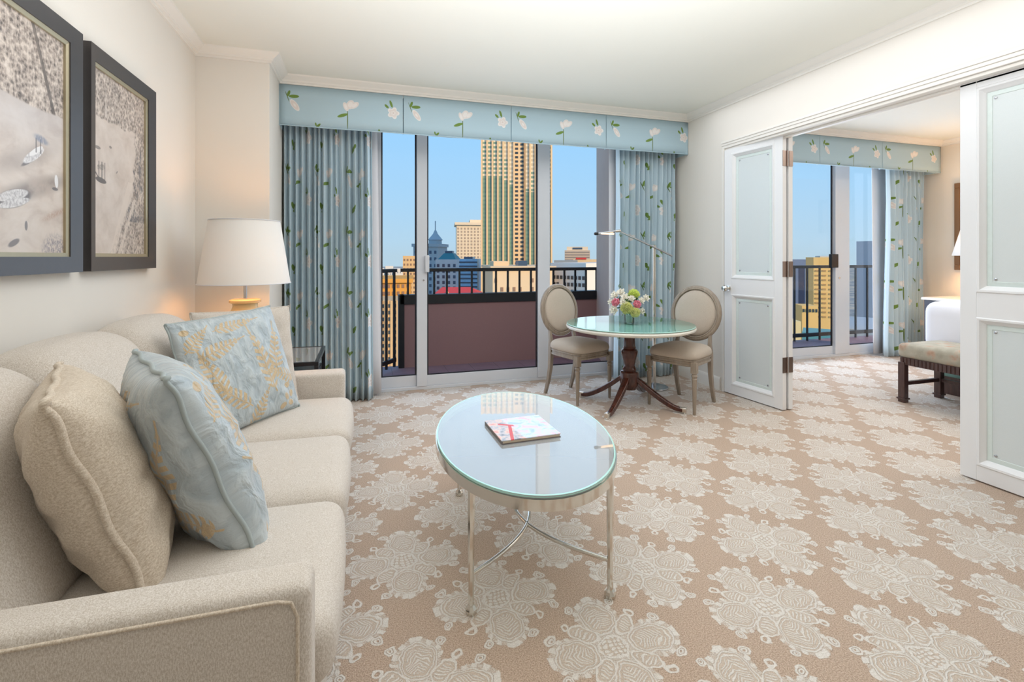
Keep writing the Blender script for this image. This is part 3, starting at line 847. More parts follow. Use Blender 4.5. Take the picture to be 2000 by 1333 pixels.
# ------------------------------------------------------------------ framed prints
def mat_print(name, variant):
    b = MatB(name); u, v, _ = b.coords('UV'); vec = b.vec('UV')
    big = b.noise(b.mapping(vec, (1, 1.6, 1)), 5, 4, .6, .4); fine = b.noise(b.mapping(vec, (1.0, .55, 1)), 95, 4, .75)
    streak = b.noise(b.mapping(vec, (70, 16, 1)), 1.0, 3, .7, .6); blockn = b.noise(vec, 9, 3)
    cell = b.voro(b.mapping(vec, (38, 52, 1)), 1.0)
    city = (fine*.75+streak*.55+cell*.35+blockn*.35-.62)
    paper, dark, mid = lin((214, 200, 188)), lin((92, 84, 80)), lin((172, 158, 148))
    if variant == 0:
        shore = b.noise(b.mapping(vec, (3, 0, 0)), 1.0, 2)*.05+.615
        top = (v-shore).step(-.006, .006)
        road = ((v-.66)*.42+u-.92).abs().lt(.012)*top
        water = b.ramp(big, [(.25, lin((186, 168, 156))), (.5, lin((212, 198, 186))), (.75, lin((224, 212, 202)))])
        dusk = v.step(.66, .35)
        water = b.mix((1.0-dusk)*.35, water, lin((178, 178, 186)))
        smoke = (1.0-ellipse(u, v, .80, .285, .34, .055, .30).step(.2, 1.1))*.8
        water = b.mix(smoke*big.step(.2, .6), water, lin((124, 110, 102)))
        water = b.mix((1.0-ellipse(u, v, .72, .40, .30, .06, .35).step(.2, 1.1))*.45, water, lin((150, 138, 132)))
        water = b.mix((1.0-ellipse(u, v, .93, .18, .14, .02, .35).step(.2, 1.1))*.6*fine.step(.3, .6), water, lin((168, 128, 104)))
        hull = 1.0-ellipse(u, v, .785, .425, .085, .022, .55).step(.85, 1.02)
        shad = 1.0-ellipse(u, v, .765, .402, .080, .012, .55).step(.7, 1.05)
        deck = 1.0-ellipse(u, v, .80, .447, .055, .013, .55).step(.85, 1.02)
        funnel = ((u-.80).abs().lt(.004)).max((u-.83).abs().lt(.004))*v.gt(.44)*v.lt(.505)
        plume = (1.0-ellipse(u, v, .835, .505, .065, .022, -.15).step(.4, 1.05))*streak.step(.25, .55)
        ferry = 1.0-ellipse(u, v, .655, .235, .10, .024, .25).step(.85, 1.02); ferry2 = 1.0-ellipse(u, v, .665, .205, .10, .018, .25).step(.85, 1.02); fshad = 1.0-ellipse(u, v, .66, .222, .115, .040, .25).step(.8, 1.05)
        sail = (1.0-ellipse(u, v, .945, .335, .014, .032, .1).step(.85, 1.05)); sboat = 1.0-ellipse(u, v, .935, .298, .024, .008, 0).step(.8, 1.05)
        trees = (1.0-ellipse(u, v, .93, .015, .11, .085, .2).step(.5, 1.1))*fine.step(.4, .6)
        mark = (1.0-ellipse(u, v, .735, .115, .010, .022, 0).step(.8, 1.05)).max(1.0-ellipse(u, v, .66, .04, .04, .014, .4).step(.7, 1.1))
        dk = lin((104, 98, 98)); lt = lin((232, 228, 226))
        col = b.mix(shad.max(fshad).max(sboat).max(mark)*.85, water, dk)
        col = b.mix(hull.max(ferry).max(ferry2)*.9, col, b.mix(fine.step(.35, .6), lin((176, 170, 170)), lt)); col = b.mix(deck, col, lt)
        col = b.mix(funnel*.8, col, dk); col = b.mix(plume*.8, col, lin((122, 132, 152))); col = b.mix(sail, col, lt)
        col = b.mix(trees*.8, col, lin((118, 112, 124)))
    else:
        shore = b.noise(b.mapping(vec, (4, 0, 0)), 1.0, 2)*.10+.685-((u-.35).abs()*-.06)
        bank = (u-.74-(v-.40)*.14)+(b.noise(b.mapping(vec, (0, 9, 0)), 1.0, 3)-.5)*.22+(.36-v).max(0.0)*1.15
        top = ((v-shore).step(-.006, .006)).max(bank.step(-.01, .02))
        road = ((u-.34-v*.80).abs().lt(.05))*v.lt(.44)
        road2 = ((u-.46-v*.95).abs().lt(.025))*v.lt(.34)
        water = b.ramp(big, [(.25, lin((194, 178, 166))), (.5, lin((210, 196, 185))), (.75, lin((220, 208, 198)))])
        hull = (1.0-ellipse(u, v, .135, .402, .095, .016, -.05).step(.85, 1.05)).max((((u-.05)*.5+v-.435).abs().lt(.005))*u.lt(.10)*u.gt(.02))
        mast = (((u-.10).abs().lt(.006)).max((u-.15).abs().lt(.007)).max((u-.20).abs().lt(.005)))*v.gt(.40)*v.lt(.505)
        sails = ((1.0-ellipse(u, v, .15, .475, .05, .018, .1).step(.7, 1.1)).max(1.0-ellipse(u, v, .09, .47, .03, .014, .1).step(.7, 1.1)))*fine.step(.35, .6)*.7
        b2 = (1.0-ellipse(u, v, .08, .575, .05, .010, 0).step(.85, 1.05))*.7; b3 = (1.0-ellipse(u, v, .30, .605, .025, .008, 0).step(.8, 1.05))*.7; b4 = (1.0-ellipse(u, v, .42, .475, .02, .006, .4).step(.8, 1.05))*.6
        col = b.mix(hull.max(mast).max(sails).max(b2).max(b3).max(b4), water, lin((106, 99, 96)))
    cc = b.ramp(city, [(.16, dark), (.36, mid), (.54, paper), (.75, lin((228, 217, 207)))])
    col = b.mix(top, col, cc)
    if variant == 0: col = b.mix(road*.8, col, lin((92, 84, 80)))
    else:
        blk = (b.noise(b.mapping(vec, (1.6, 1, 1)), 8, 4, .7)).step(.50, .60)*top*v.lt(.66)*v.gt(.2)
        col = b.mix(blk*.7, col, lin((78, 84, 96))); col = b.mix(road.max(road2)*.75*fine.step(.2, .5), col, lin((220, 206, 194)))
        spire = ((u-.22).abs()*9+v-.93).lt(0.0)*v.gt(.76)
        col = b.mix(spire*.6, col, lin((222, 210, 200)))
    b.color(col); b.set(Roughness=.5); b.p.inputs['Coat Weight'].default_value = .25; b.p.inputs['Coat Roughness'].default_value = .08
    return b.m
def framed(name, label, y0, y1, z0, z1, variant):
    r = thing(name, label, 'framed picture', (LX, (y0+y1)/2, (z0+z1)/2))
    hy, hz = (y1-y0)/2, (z1-z0)/2
    def ring(a, b_, x0, x1, x2, mat, nm):
        m = MB(); prof = [(a, 0.001), (a, x0), (b_, x1), (b_, x2)]
        vs = []
        for off, x in prof:
            vs += [(x, -(hy-off), -(hz-off)), (x, hy-off, -(hz-off)), (x, hy-off, hz-off), (x, -(hy-off), hz-off)]
        fs = []
        for i in range(3):
            for k in range(4):
                k2 = (k+1) % 4; fs.append((i*4+k, i*4+k2, (i+1)*4+k2, (i+1)*4+k))
        m.add(vs, fs); return m.build(nm, mat, r, smooth=20)
    ring(0, .060, .042, .030, .020, M_frameart, 'frame'); ring(.060, .075, .026, .022, .012, M_giltedge, 'inner_edge')
    a, c = hy-.074, hz-.074
    m = MB(); m.add([(.014, -a, -c), (.014, a, -c), (.014, a, c), (.014, -a, c), (.006, -a, -c), (.006, a, -c), (.006, a, c), (.006, -a, c)],
        [(0, 1, 2, 3), (7, 6, 5, 4), (0, 4, 5, 1), (1, 5, 6, 2), (2, 6, 7, 3), (3, 7, 4, 0)], None, [(0, 0), (1, 0), (1, 1), (0, 1)]*2)
    m.build('print', mat_print('harbour_print_%d' % variant, variant), r, smooth=0)
    return r
framed('framed_print', 'large dark framed sepia harbour view with steamboats, at the photo edge', 1.39, 2.344, 1.19, 2.137, 0)
framed('framed_print', 'dark framed sepia river view with a sailing ship, next to the lamp corner', 2.405, 3.055, 1.19, 2.136, 1)

# ------------------------------------------------------------------ end table and lamp
et = thing('end_table', 'black metal end table with glass top behind the sofa arm', 'table', (-.62, 3.42, 0))
ex0, ex1, ey0, ey1, ez = -.36, .36, -.28, .28, .615
m = MB(); t = .024
for a, b_ in (((ex0, ey0), (ex1, ey0+t)), ((ex0, ey1-t), (ex1, ey1)), ((ex0, ey0+t), (ex0+t, ey1-t)), ((ex1-t, ey0+t), (ex1, ey1-t))):
    m.box((a[0], a[1], ez-.022), (b_[0], b_[1], ez))
m.build('top_frame', M_black, et, smooth=0, bevel=.002)
MB().box((ex0+t, ey0+t, ez-.012), (ex1-t, ey1-t, ez-.002)).build('glass_top', M_ctglass, et, smooth=0)
for x in (ex0, ex1-t):
    for y in (ey0, ey1-t):
        MB().box((x, y, 0), (x+t, y+t, ez-.022)).build('leg', M_black, et, smooth=0, bevel=.002)
MB().box((ex0+t, ey0+t, .36), (ex1-t, ey1-t, .50)).build('drawer_box', M_black, et, smooth=0, bevel=.004)
MB().box((ex0+t, ey0+.004, .12), (ex1-t, ey1-.004, .14)).build('lower_shelf', M_black, et, smooth=0, bevel=.002)

lampx, lampy = -.715, 3.42
lamp = thing('table_lamp', 'cream ceramic table lamp with white shade in the corner', 'lamp', (lampx, lampy, .615))
MB().lathe([(.075, 0), (.085, .008), (.085, .02), (.06, .03), (.072, .06), (.115, .12), (.135, .17), (.130, .215), (.100, .265), (.078, .30), (.070, .325), (.072, .340), (.090, .348), (.090, .362), (.080, .368), (.02, .37)], 40).build('base', M_ceramic, lamp)
MB().tube([(0, 0, .365), (0, 0, .46)], .010, 12).build('neck', M_steel, lamp)
b_ = MB().rbox(.03, .03, .045, .029, (0, 0, .52), seg=2).build('bulb', M_bulb, lamp)
zb, zt = .468, .862
m = MB(); m.lathe([(.262, zb), (.260, zb+.004), (.201, zt)], 64)
m.f = [f for f in m.f if len(f) == 4]
sh = m.build('lamp_shade', M_shade, lamp, smooth=60)
sd = sh.modifiers.new('thick', 'SOLIDIFY'); sd.thickness = .003
for rr_, zz_ in ((.262, zb), (.201, zt)):
    MB().tube([(rr_*math.cos(2*PI*k/48), rr_*math.sin(2*PI*k/48), zz_) for k in range(48)], .003, 6, True).build('shade_trim', M_lining, sh)
m = MB()
for k in range(3):
    a = k*2*PI/3; m.tube([(0, 0, zt-.05), (.199*math.cos(a), .199*math.sin(a), zt-.012)], .0025, 6)
m.build('spider', M_steel, sh)
light('lamp_glow', 'POINT', (lampx, lampy, .615+.66), (0, 0, 0), 3.4, lin((255, 180, 100)), .06)

# ================================================================== COFFEE TABLE
CTC, CTA = (.673, 2.05), math.atan2(.99, .14)-PI/2
ct = thing('coffee_table', 'oval glass coffee table with polished nickel frame', 'coffee table', (CTC[0], CTC[1], 0), CTA)
A_, B_ = .378, .612                     # half axes across / along
def ell(a, b, n=72): return [(a*math.cos(2*PI*k/n), b*math.sin(2*PI*k/n)) for k in range(n)]
m = MB(); N = 72
prof = [(1.0, .432), (1.0, .470), (.965, .470), (.965, .432)]
vs = []
for s_, z in prof: vs += [(x*s_, y*s_+0, z) for x, y in ell(A_, B_)]
fs = []
for i in range(4):
    j = (i+1) % 4
    for k in range(N):
        k2 = (k+1) % N; fs.append((i*N+k, i*N+k2, j*N+k2, j*N+k))
m.add(vs, fs); m.build('rim', M_chrome, ct, smooth=40)
m = MB(); m.prism(ell(A_*.985, B_*.99), .4705, .4805); gt = m.build('glass_top', M_ctglass, ct, smooth=40)
m = MB()
vs = []
for s_, z in ((.988, .4710), (.991, .4758), (.988, .4808), (.974, .4808), (.974, .4710)): vs += [(x*s_, y*s_, z) for x, y in ell(A_, B_)]
fs = []
for i in range(5):
    j = (i+1) % 5
    for k in range(N):
        k2 = (k+1) % N; fs.append((i*N+k, i*N+k2, j*N+k2, j*N+k))
m.add(vs, fs); m.build('glass_edge', M_glassedge, gt, smooth=60)
LEG = [(sx*.255, sy*.425) for sx in (-1, 1) for sy in (-1, 1)]
for x, y in LEG:
    m = MB(); m.lathe([(.012, 0), (.020, .0), (.022, .012), (.020, .018), (.0105, .030), (.0105, .12), (.0135, .435)], 8, Matrix.Translation((x, y, 0)) @ Matrix.Rotation(R(22.5), 4, 'Z'))
    m.build('leg', M_chrome, ct, smooth=20)
for sx in (-1, 1):
    path = []
    for k in range(33):
        t = k/32*2-1
        path.append((sx*(.255-.285*(1-t*t)), .425*t, .135))
    MB().tube(path, .008, 12).build('stretcher', M_chrome, ct, smooth=60)

# magazine book on the table
def mat_cover():
    b = MatB('watercolour_cover'); u, v, _ = b.coords('UV'); vec = b.vec('UV')
    n = b.noise(vec, 5, 3, .6, .8); n2 = b.noise(b.mapping(vec, (1, 1, 1), (0, 0, 1)), 7, 3)
    col = b.ramp(n, [(.3, lin((160, 196, 230))), (.46, lin((206, 224, 240))), (.58, lin((224, 208, 222))), (.7, lin((214, 168, 186)))])
    art = (1.0-(u-.34-(v-.5)*-.1).step(-.03, .03))
    patch = b.ramp(n2, [(.35, lin((92, 96, 112))), (.47, lin((190, 186, 190))), (.56, lin((236, 196, 176))), (.7, lin((226, 120, 104)))])
    col = b.mix(art*.85, col, patch)
    red = ((u-.33+(.62-v)*.25).abs().lt(.028))*v.lt(.66)
    red2 = ((v-.64-(u-.35)*-.6).abs().lt(.035))*u.lt(.40)*u.gt(.16)
    col = b.mix(red.max(red2), col, lin((214, 62, 56)))
    b.color(col); b.set(Roughness=.35); return b.m
bk = thing('magazine', 'thick magazine with watercolour cover lying on the coffee table', 'magazine', (.668, 2.035, .481), R(2))
hx, hy = .132, .128
MB().box((-hx+.004, -hy+.003, .003), (hx-.003, hy-.003, .013)).build('pages', plain('page_edges', (206, 190, 168), .8, var=.12, scale=160), bk, smooth=0)
m = MB()
m.box((-hx, -hy, 0), (hx, hy, .003)); m.box((-hx, -hy, .003), (-hx+.004, hy, .013))
m.build('back_cover', plain('spine_print', (108, 98, 96), .4, var=.3, scale=60), bk, smooth=0)
m = MB(); m.add([(-hx, -hy, .013), (hx, -hy, .013), (hx, hy, .013), (-hx, hy, .013), (-hx, -hy, .016), (hx, -hy, .016), (hx, hy, .016), (-hx, hy, .016)],
    [(3, 2, 1, 0), (4, 5, 6, 7), (0, 1, 5, 4), (1, 2, 6, 5), (2, 3, 7, 6), (3, 0, 4, 7)], None, [(0, 0), (1, 0), (1, 1), (0, 1)]*2)
m.build('front_cover', mat_cover(), bk, smooth=0)

# ================================================================== DINING TABLE
TC = (2.147, 3.615)
dt = thing('pedestal_table', 'round glass topped pedestal table with dark mahogany base', 'table', (*TC, 0))
M_tabletop = plain('painted_ivory_top', (226, 222, 210), .3, var=.03, scale=6)
MB().lathe([(0, .640), (.44, .640), (.50, .645), (.528, .656), (.532, .668), (.526, .678), (.515, .682), (0, .682)], 80).build('top', M_tabletop, dt, smooth=35)
g = MB().lathe([(0, .6825), (.524, .6825), (.527, .6865), (.524, .6905), (0, .6905)], 80).build('glass_cover', M_dtglass, dt, smooth=35)
MB().lathe([(.5245, .683), (.5275, .6865), (.5245, .690)], 80).build('glass_edge', M_glassedge, g, smooth=60)
MB().lathe([(.19, .620), (.19, .640), (.0, .640)], 40).build('block', M_mahog, dt, smooth=35)
MB().lathe([(.055, .135), (.062, .15), (.075, .17), (.078, .19), (.078, .275), (.070, .285), (.055, .292), (.058, .305), (.050, .318), (.044, .335), (.052, .38), (.066, .43), (.070, .455), (.062, .47), (.050, .478), (.054, .488), (.048, .498), (.046, .56), (.050, .60), (.070, .622)], 40).build('column', M_mahog, dt, smooth=40)
def splayleg(parent, a):
    path = []
    for k in range(17):
        t = k/16
        r_ = .05+.385*t
        z = .235-.215*(1-(1-t)**2.0)+.03*math.sin(PI*t)*(1-t)
        z = .028+(.215)*(1-t)**1.75+.012*math.sin(PI*min(1, t*1.2))
        path.append((r_, z))
    m = MB(); vs = []; fs = []
    for i, (r_, z) in enumerate(path):
        t = i/16; hw = .030*(1-t)+.017*t; hh = .056*(1-t)+.021*t
        for sy, sz in ((-1, -1), (1, -1), (1, .7), (.5, 1), (-.5, 1), (-1, .7)):
            vs.append((r_+(-sz*hh*.45*(1-t)), sy*hw, z+sz*hh*(.75)))
    for i in range(16):
        for k in range(6):
            k2 = (k+1) % 6; fs.append((i*6+k, (i+1)*6+k, (i+1)*6+k2, i*6+k2))
    fs.append(tuple(range(6))); fs.append(tuple(16*6+k for k in range(5, -1, -1)))
    m.add(vs, fs, Matrix.Rotation(a, 4, 'Z')); lg = m.build('leg', M_mahog, parent, smooth=40, bevel=.004)
    c = MB(); c.box((.412, -.0165, .008), (.462, .0165, .048)); c.lathe([(.014, 0), (.014, .010)], 12, Matrix.Translation((.447, 0, 0)))
    for i in range(len(c.v)): c.v[i] = Matrix.Rotation(a, 4, 'Z') @ c.v[i]
    c.build('toe_cap', M_chrome, lg, smooth=30, bevel=.005)
for a in (R(217), R(-48), R(132), R(42)): splayleg(dt, a)

# ------------------------------------------------------------------ chairs
def chair_proto(label, loc, rz):
    r = thing('dining_chair', label, 'chair', loc, rz, 'oval-back dining chairs at the round table')
    # seat outline (front = -y)
    def outline(s, front=.228, back=.18, d0=-.225, d1=.215):
        pts = []
        for k in range(40):
            a = 2*PI*k/40; ca, sa = math.cos(a), math.sin(a)
            y = sa; w = front*(1-(y+1)/2)+back*((y+1)/2)
            e = .42
            x = w*math.copysign(abs(ca)**e, ca); yy = math.copysign(abs(sa)**e, sa)
            pts.append((x*s, (d0+d1)/2*1+(d1-d0)/2*yy*s))
        return pts
    def ringlayers(layers, mat, nm, sm=50):
        m = MB(); vs = []; fs = []; n = 40
        for s, z in layers: vs += [(x, y, z) for x, y in outline(s)]
        for i in range(len(layers)-1):
            for k in range(n):
                k2 = (k+1) % n; fs.append((i*n+k, i*n+k2, (i+1)*n+k2, (i+1)*n+k))
        fs.append(tuple(range(n-1, -1, -1))); fs.append(tuple((len(layers)-1)*n+k for k in range(n)))
        m.add(vs, fs); return m.build(nm, mat, r, smooth=sm)
    ringlayers([(.94, .375), (.98, .380), (.98, .392), (.955, .396), (.955, .412), (.985, .416), (.985, .428), (.95, .432)], M_greywood, 'seat_frame', 30)
    ringlayers([(.96, .428), (1.0, .438), (1.01, .452), (.995, .470), (.95, .488), (.85, .503), (.68, .513), (.42, .519), (.15, .521)], M_linen, 'seat', 70)
    for sx in (-1, 1):
        m = MB(); m.lathe([(.011, 0), (.013, .01), (.013, .03), (.019, .26), (.021, .285), (.016, .292), (.022, .300), (.024, .312), (.017, .322), (.022, .33)], 20, Matrix.Translation((sx*.198, -.195, 0)))
        m.box((sx*.198-.022, -.217, .33), (sx*.198+.022, -.173, .415)); m.build('leg', M_greywood, r, smooth=30)
        m = MB(); vs = []; fs = []
        for z, dy, h in ((0, .075, .013), (.12, .035, .015), (.25, .008, .017), (.38, 0, .019), (.43, 0, .019), (.50, .014, .015), (.58, .032, .012)):
            xx = sx*(.158 if z < .45 else .150-(z-.45)*.05)
            vs += [(xx-h, .185+dy-h, z), (xx+h, .185+dy-h, z), (xx+h, .185+dy+h, z), (xx-h, .185+dy+h, z)]
        for i in range(6):
            for k in range(4):
                k2 = (k+1) % 4; fs.append((i*4+k, i*4+k2, (i+1)*4+k2, (i+1)*4+k))
        fs += [(3, 2, 1, 0), (24, 25, 26, 27)]; m.add(vs, fs); m.build('leg', M_greywood, r, smooth=40, bevel=.003)
    # oval back, tilted
    T = Matrix.Translation((0, .245, .755)) @ Matrix.Rotation(R(-9), 4, 'X')
    path = [(.208*math.cos(2*PI*k/56), 0, .222*math.sin(2*PI*k/56)) for k in range(56)]
    m = MB(); m.tube(path, .022, 10, True, T, flat=None); 
    m.tube([(x*.955, -.018, z*.955) for x, y, z in path], .007, 8, True, T)
    m.build('back_frame', M_greywood, r, smooth=50)
    m = MB(); vs = []; fs = []; n = 48
    lay = [(.97, .012), (.98, .0), (.95, -.016), (.85, -.028), (.6, -.036), (.3, -.040), (.05, -.041)]
    for s, y in lay: vs += [(.195*s*math.cos(2*PI*k/n), y, .209*s*math.sin(2*PI*k/n)) for k in range(n)]
    for i in range(len(lay)-1):
        for k in range(n):
            k2 = (k+1) % n; fs.append((i*n+k, i*n+k2, (i+1)*n+k2, (i+1)*n+k))
    fs.append(tuple((len(lay)-1)*n+k for k in range(n))); fs.append(tuple(range(n-1, -1, -1)))
    m.add(vs, fs, T); m.build('backrest', M_linen, r, smooth=70)
    return r
ch = chair_proto('grey wood oval-back chair left of the round table, in front of the glass door', (1.834, 3.966, 0), R(20))
copy_thing(ch, (2.578, 3.49, 0), R(-63), 'grey wood oval-back chair right of the round table, beside the folding door')

# ------------------------------------------------------------------ flowers
FZ = .691
vs_ = thing('flower_vase', 'short clear glass vase standing on the round table', 'vase', (2.135, 3.60, FZ))
m = MB(); m.lathe([(.0, .0), (.040, .0), (.042, .004), (.045, .095), (.042, .095), (.039, .008), (0, .008)], 32); m.build('glass_body', M_dtglass, vs_, smooth=40)
m = MB(); m.lathe([(0, .009), (.034, .009), (.034, .07), (0, .07)], 24); m.build('white_liner', plain('white_liner', (236, 238, 236), .5), vs_, smooth=40)
M_leafg = plain('leaf_green', (58, 96, 48), .5, var=.3, scale=30)
m = MB(); rnd = random.Random(5)
for k in range(46):
    a = rnd.uniform(0, 2*PI); el = rnd.uniform(-.35, .9); L = rnd.uniform(.045, .075)
    d = Vector((math.cos(a)*math.cos(el), math.sin(a)*math.cos(el), math.sin(el))); st = Vector((0, 0, .135))+d*rnd.uniform(.03, .085)
    side = d.cross(Vector((0, 0, 1))).normalized(); up = side.cross(d)
    p = [st, st+d*L*.5+side*L*.22+up*.004, st+d*L, st+d*L*.5-side*L*.22+up*.004, st+d*L*.5-up*.005]
    m.add(p, [(0, 1, 4), (1, 2, 4), (2, 3, 4), (3, 0, 4)])
for k in range(14):
    a = k*.449*2; m.tube([(.02*math.cos(a), .02*math.sin(a), .06), (.06*math.cos(a), .06*math.sin(a), .15)], .0025, 6)
lf = m.build('foliage', M_leafg, vs_, smooth=60)
def bloom(name, label, cat, pos, rad, mat, kind, seed, tilt, heart=None):
    rnd = random.Random(seed); d = Vector(tilt).normalized()
    r = thing(name, label, cat, pos, rot=d.to_track_quat('Z', 'Y').to_euler())
    m = MB()
    def petal(a, el, L, wdt, cup, z0):
        M4 = Matrix.Rotation(a, 4, 'Z') @ Matrix.Translation((0, 0, z0)) @ Matrix.Rotation(-el, 4, 'Y')
        pts = []
        for i in range(5):
            t = i/4; row = []
            for j in range(5):
                s = j/4*2-1; w = wdt*math.sin(PI*min(1, .12+.80*t))*(1-.15*t)
                row.append((L*t, s*w, cup*(t*t)*.6-cup*.5*(1-s*s)*(t)))
            pts.append(row)
        m.grid(pts, None, False, M4)
    if kind == 'rose':
        for ring, (n, el, L) in enumerate(((3, 1.45, .75), (4, 1.25, .85), (5, 1.0, .95), (6, .7, 1.0), (6, .35, 1.0))):
            for k in range(n): petal(2*PI*k/n+ring*.5, el, rad*L, rad*(.34+.05*ring), rad*.45, -rad*.25)
    elif kind == 'mum':
        for k in range(110):
            el = math.asin(1-k/110*1.25); a = k*2.39996
            petal(a, el, rad*rnd.uniform(.88, 1.05), rad*.14, rad*.3, 0)
    else:
        for ring, (n, el, L) in enumerate(((4, 1.1, .7), (5, .6, .95), (5, .15, 1.0))):
            for k in range(n): petal(2*PI*k/n+ring*.6, el, rad*L, rad*.36, rad*.3, 0)
    o = m.build('petals', mat, r, smooth=70); sd = o.modifiers.new('thick', 'SOLIDIFY'); sd.thickness = .0012
    if heart: MB().rbox(rad*.16, rad*.16, rad*.14, rad*.13, (0, 0, rad*.12), seg=2).build('heart', heart, r)
    c = MB(); c.lathe([(.004, -rad*.6), (rad*.25, -rad*.2), (rad*.30, 0.0), (0, rad*.05)], 12); c.build('calyx', M_leafg, r)
    return r
M_pink = plain('pink_petal', (248, 150, 166), .55, var=.22, scale=25)
M_lime = plain('lime_petal', (236, 238, 160), .55, var=.15, scale=25)
M_lime2 = plain('fresh_green_petal', (206, 222, 104), .55, var=.18, scale=25)
M_ivoryp = plain('ivory_petal', (245, 240, 226), .55, var=.05, scale=25)
M_yheart = plain('yellow_heart', (228, 210, 120), .6)
fx, fy, fz = 2.135, 3.60, FZ+.155
# camera sees the bunch from -Y, slightly -X: right = (.95,-.3), toward = (-.5,-.86)
rt, tw_ = Vector((.85, -.5, 0)), Vector((-.5, -.86, 0))
def fp(a, b_, c): return Vector((fx, fy, fz))+rt*a+Vector((0, 0, b_))+tw_*c
bloom('rose', 'pink rose at the left of the bouquet', 'flower', fp(-.108, .020, .045), .043, M_pink, 'rose', 1, rt*-.4+tw_*.8+Vector((0, 0, .4)))
bloom('rose', 'pink rose at the right of the bouquet', 'flower', fp(.062, .012, .075), .040, M_pink, 'rose', 2, rt*.3+tw_*.8+Vector((0, 0, .4)))
bloom('chrysanthemum', 'large lime chrysanthemum at the front centre of the bouquet', 'flower', fp(-.022, -.018, .085), .054, M_lime, 'mum', 3, tw_+Vector((0, 0, .3)))
bloom('chrysanthemum', 'lime chrysanthemum low at the front right of the bouquet', 'flower', fp(.045, -.052, .080), .046, M_lime, 'mum', 4, rt*.3+tw_+Vector((0, 0, .1)))
bloom('chrysanthemum', 'fresh green chrysanthemum at the top of the bouquet', 'flower', fp(.038, .085, .01), .050, M_lime2, 'mum', 5, tw_*.5+Vector((0, 0, 1)))
whites = [(-.115, .075, .0, .038, 'white blossom at the upper left above the pink rose'), (-.065, .100, .0, .034, 'white blossom at the top left of the bouquet'), (-.035, .062, .05, .034, 'white blossom between the left rose and green bloom'),
          (-.118, -.040, .05, .040, 'white blossom at the lower left below the pink rose'), (-.045, .025, .085, .030, 'cream blossom right of the left pink rose'), (.018, .055, .065, .028, 'white blossom below the green top bloom'), (.135, .058, .0, .030, 'white blossom sticking out at the far right'),
          (.098, .040, .03, .028, 'small white blossom above the right rose'), (.100, -.045, .05, .026, 'small white blossom at the lower right'), (-.15, .02, .0, .028, 'small white blossom at the far left')]
for i, (a, b_, c, rr, lab) in enumerate(whites):
    bloom('white_blossom', lab, 'flower', fp(a, b_, c), rr*1.2, M_ivoryp, 'open', 20+i, rt*a*6+tw_*.7+Vector((0, 0, .3+b_*4)), M_yheart)

# ------------------------------------------------------------------ floor lamp
fl = thing('floor_lamp', 'slim chrome floor lamp with swing arm in front of the corner curtain', 'lamp', (2.655, 4.02, 0))
MB().lathe([(0, 0), (.128, 0), (.130, .006), (.126, .014), (.02, .020), (.02, .05), (0, .05)], 48).build('base', M_steel, fl, smooth=40)
MB().tube([(0, 0, .015), (0, 0, 1.335)], .0165, 16).build('pole', M_chrome, fl, smooth=50)
MB().lathe([(.018, 1.325), (.018, 1.36), (.010, 1.366), (0, 1.366)], 16).build('pivot', M_chrome, fl, smooth=40)
e0, e1, e2 = Vector((.185, -.02, 1.258)), Vector((-.385, .0, 1.490)), Vector((-.60, .0, 1.462))
MB().tube([e0, Vector((0, -.02, 1.335)), e1], .009, 10).build('arm', M_steel, fl, smooth=50)
m = MB(); m.tube([e1+Vector((.02, 0, .004)), e1+Vector((-.03, 0, -.002))], .014, 12); m.build('elbow', M_chrome, fl, smooth=50)
hd = MB().tube([e1+Vector((-.02, 0, 0)), e2], .011, 12).build('lamp_head', M_steel, fl, smooth=50)
MB().box(tuple(e1+Vector((-.05, -.013, -.022)) ), tuple(e2+Vector((.03, .013, -.004)))).build('led_strip', M_led, hd, smooth=0)
MB().rbox(.022, .014, .014, .012, tuple(e2+Vector((-.012, 0, 0))), seg=2).build('end_cap', M_black, hd)

# ================================================================== BEDROOM
bed = thing('bed', 'bed with plump white duvet seen through the doorway', 'bed', (5.9, 2.2, 0))
def BP(x, y, z): return (x-5.9, y-2.2, z)
MB().box(BP(5.08, 1.4, 0), BP(6.85, 3.08, .17)).build('platform', M_benchwood, bed, smooth=0, bevel=.006)
MB().box(BP(5.03, 1.3, .17), BP(6.88, 3.12, .40)).build('skirt', M_teal, bed, smooth=0, bevel=.01)
m = MB(); m.rbox(.98, .99, .23, .10, BP(5.93, 2.2, .615), puff=(.03, .01, .03), seg=10); m.build('duvet', M_white, bed, smooth=60)
bench = thing('bench', 'walnut bench with floral grey cushion at the foot of the bed', 'bench', (4.665, 2.33, 0))
def mat_benchfab():
    b = MatB('faded_floral_tapestry'); v = b.vec(); x, y, z = b.coords()
    n = b.noise(v, 9, 4, .6); c = b.voro(v, 9)
    fl_ = (1.0-c.step(.25, .5))*n.step(.45, .6)
    col = b.mix(n.step(.3, .7), lin((160, 156, 142)), lin((186, 182, 168)))
    col = b.mix(fl_*.8, col, b.mix(b.noise(v, 40, 2), lin((150, 108, 84)), lin((206, 170, 146))))
    b.color(col); b.set(Roughness=.85); return b.m
m = MB(); m.rbox(.255, .70, .062, .04, (0, 0, .448), puff=(.006, .004, .012), seg=8); m.build('cushion', mat_benchfab(), bench, smooth=60)
m = MB(); m.box((-.235, -.68, .325), (.235, .68, .388))
for k in range(46):
    y = -.66+k*1.32/45; m.tube([(-.236, y, .328), (-.236, y, .384)], .007, 6)
for k in range(14):
    x = -.20+k*.40/13; m.tube([(x, .681, .328), (x, .681, .384)], .007, 6)
m.build('apron', M_benchwood, bench, smooth=30)
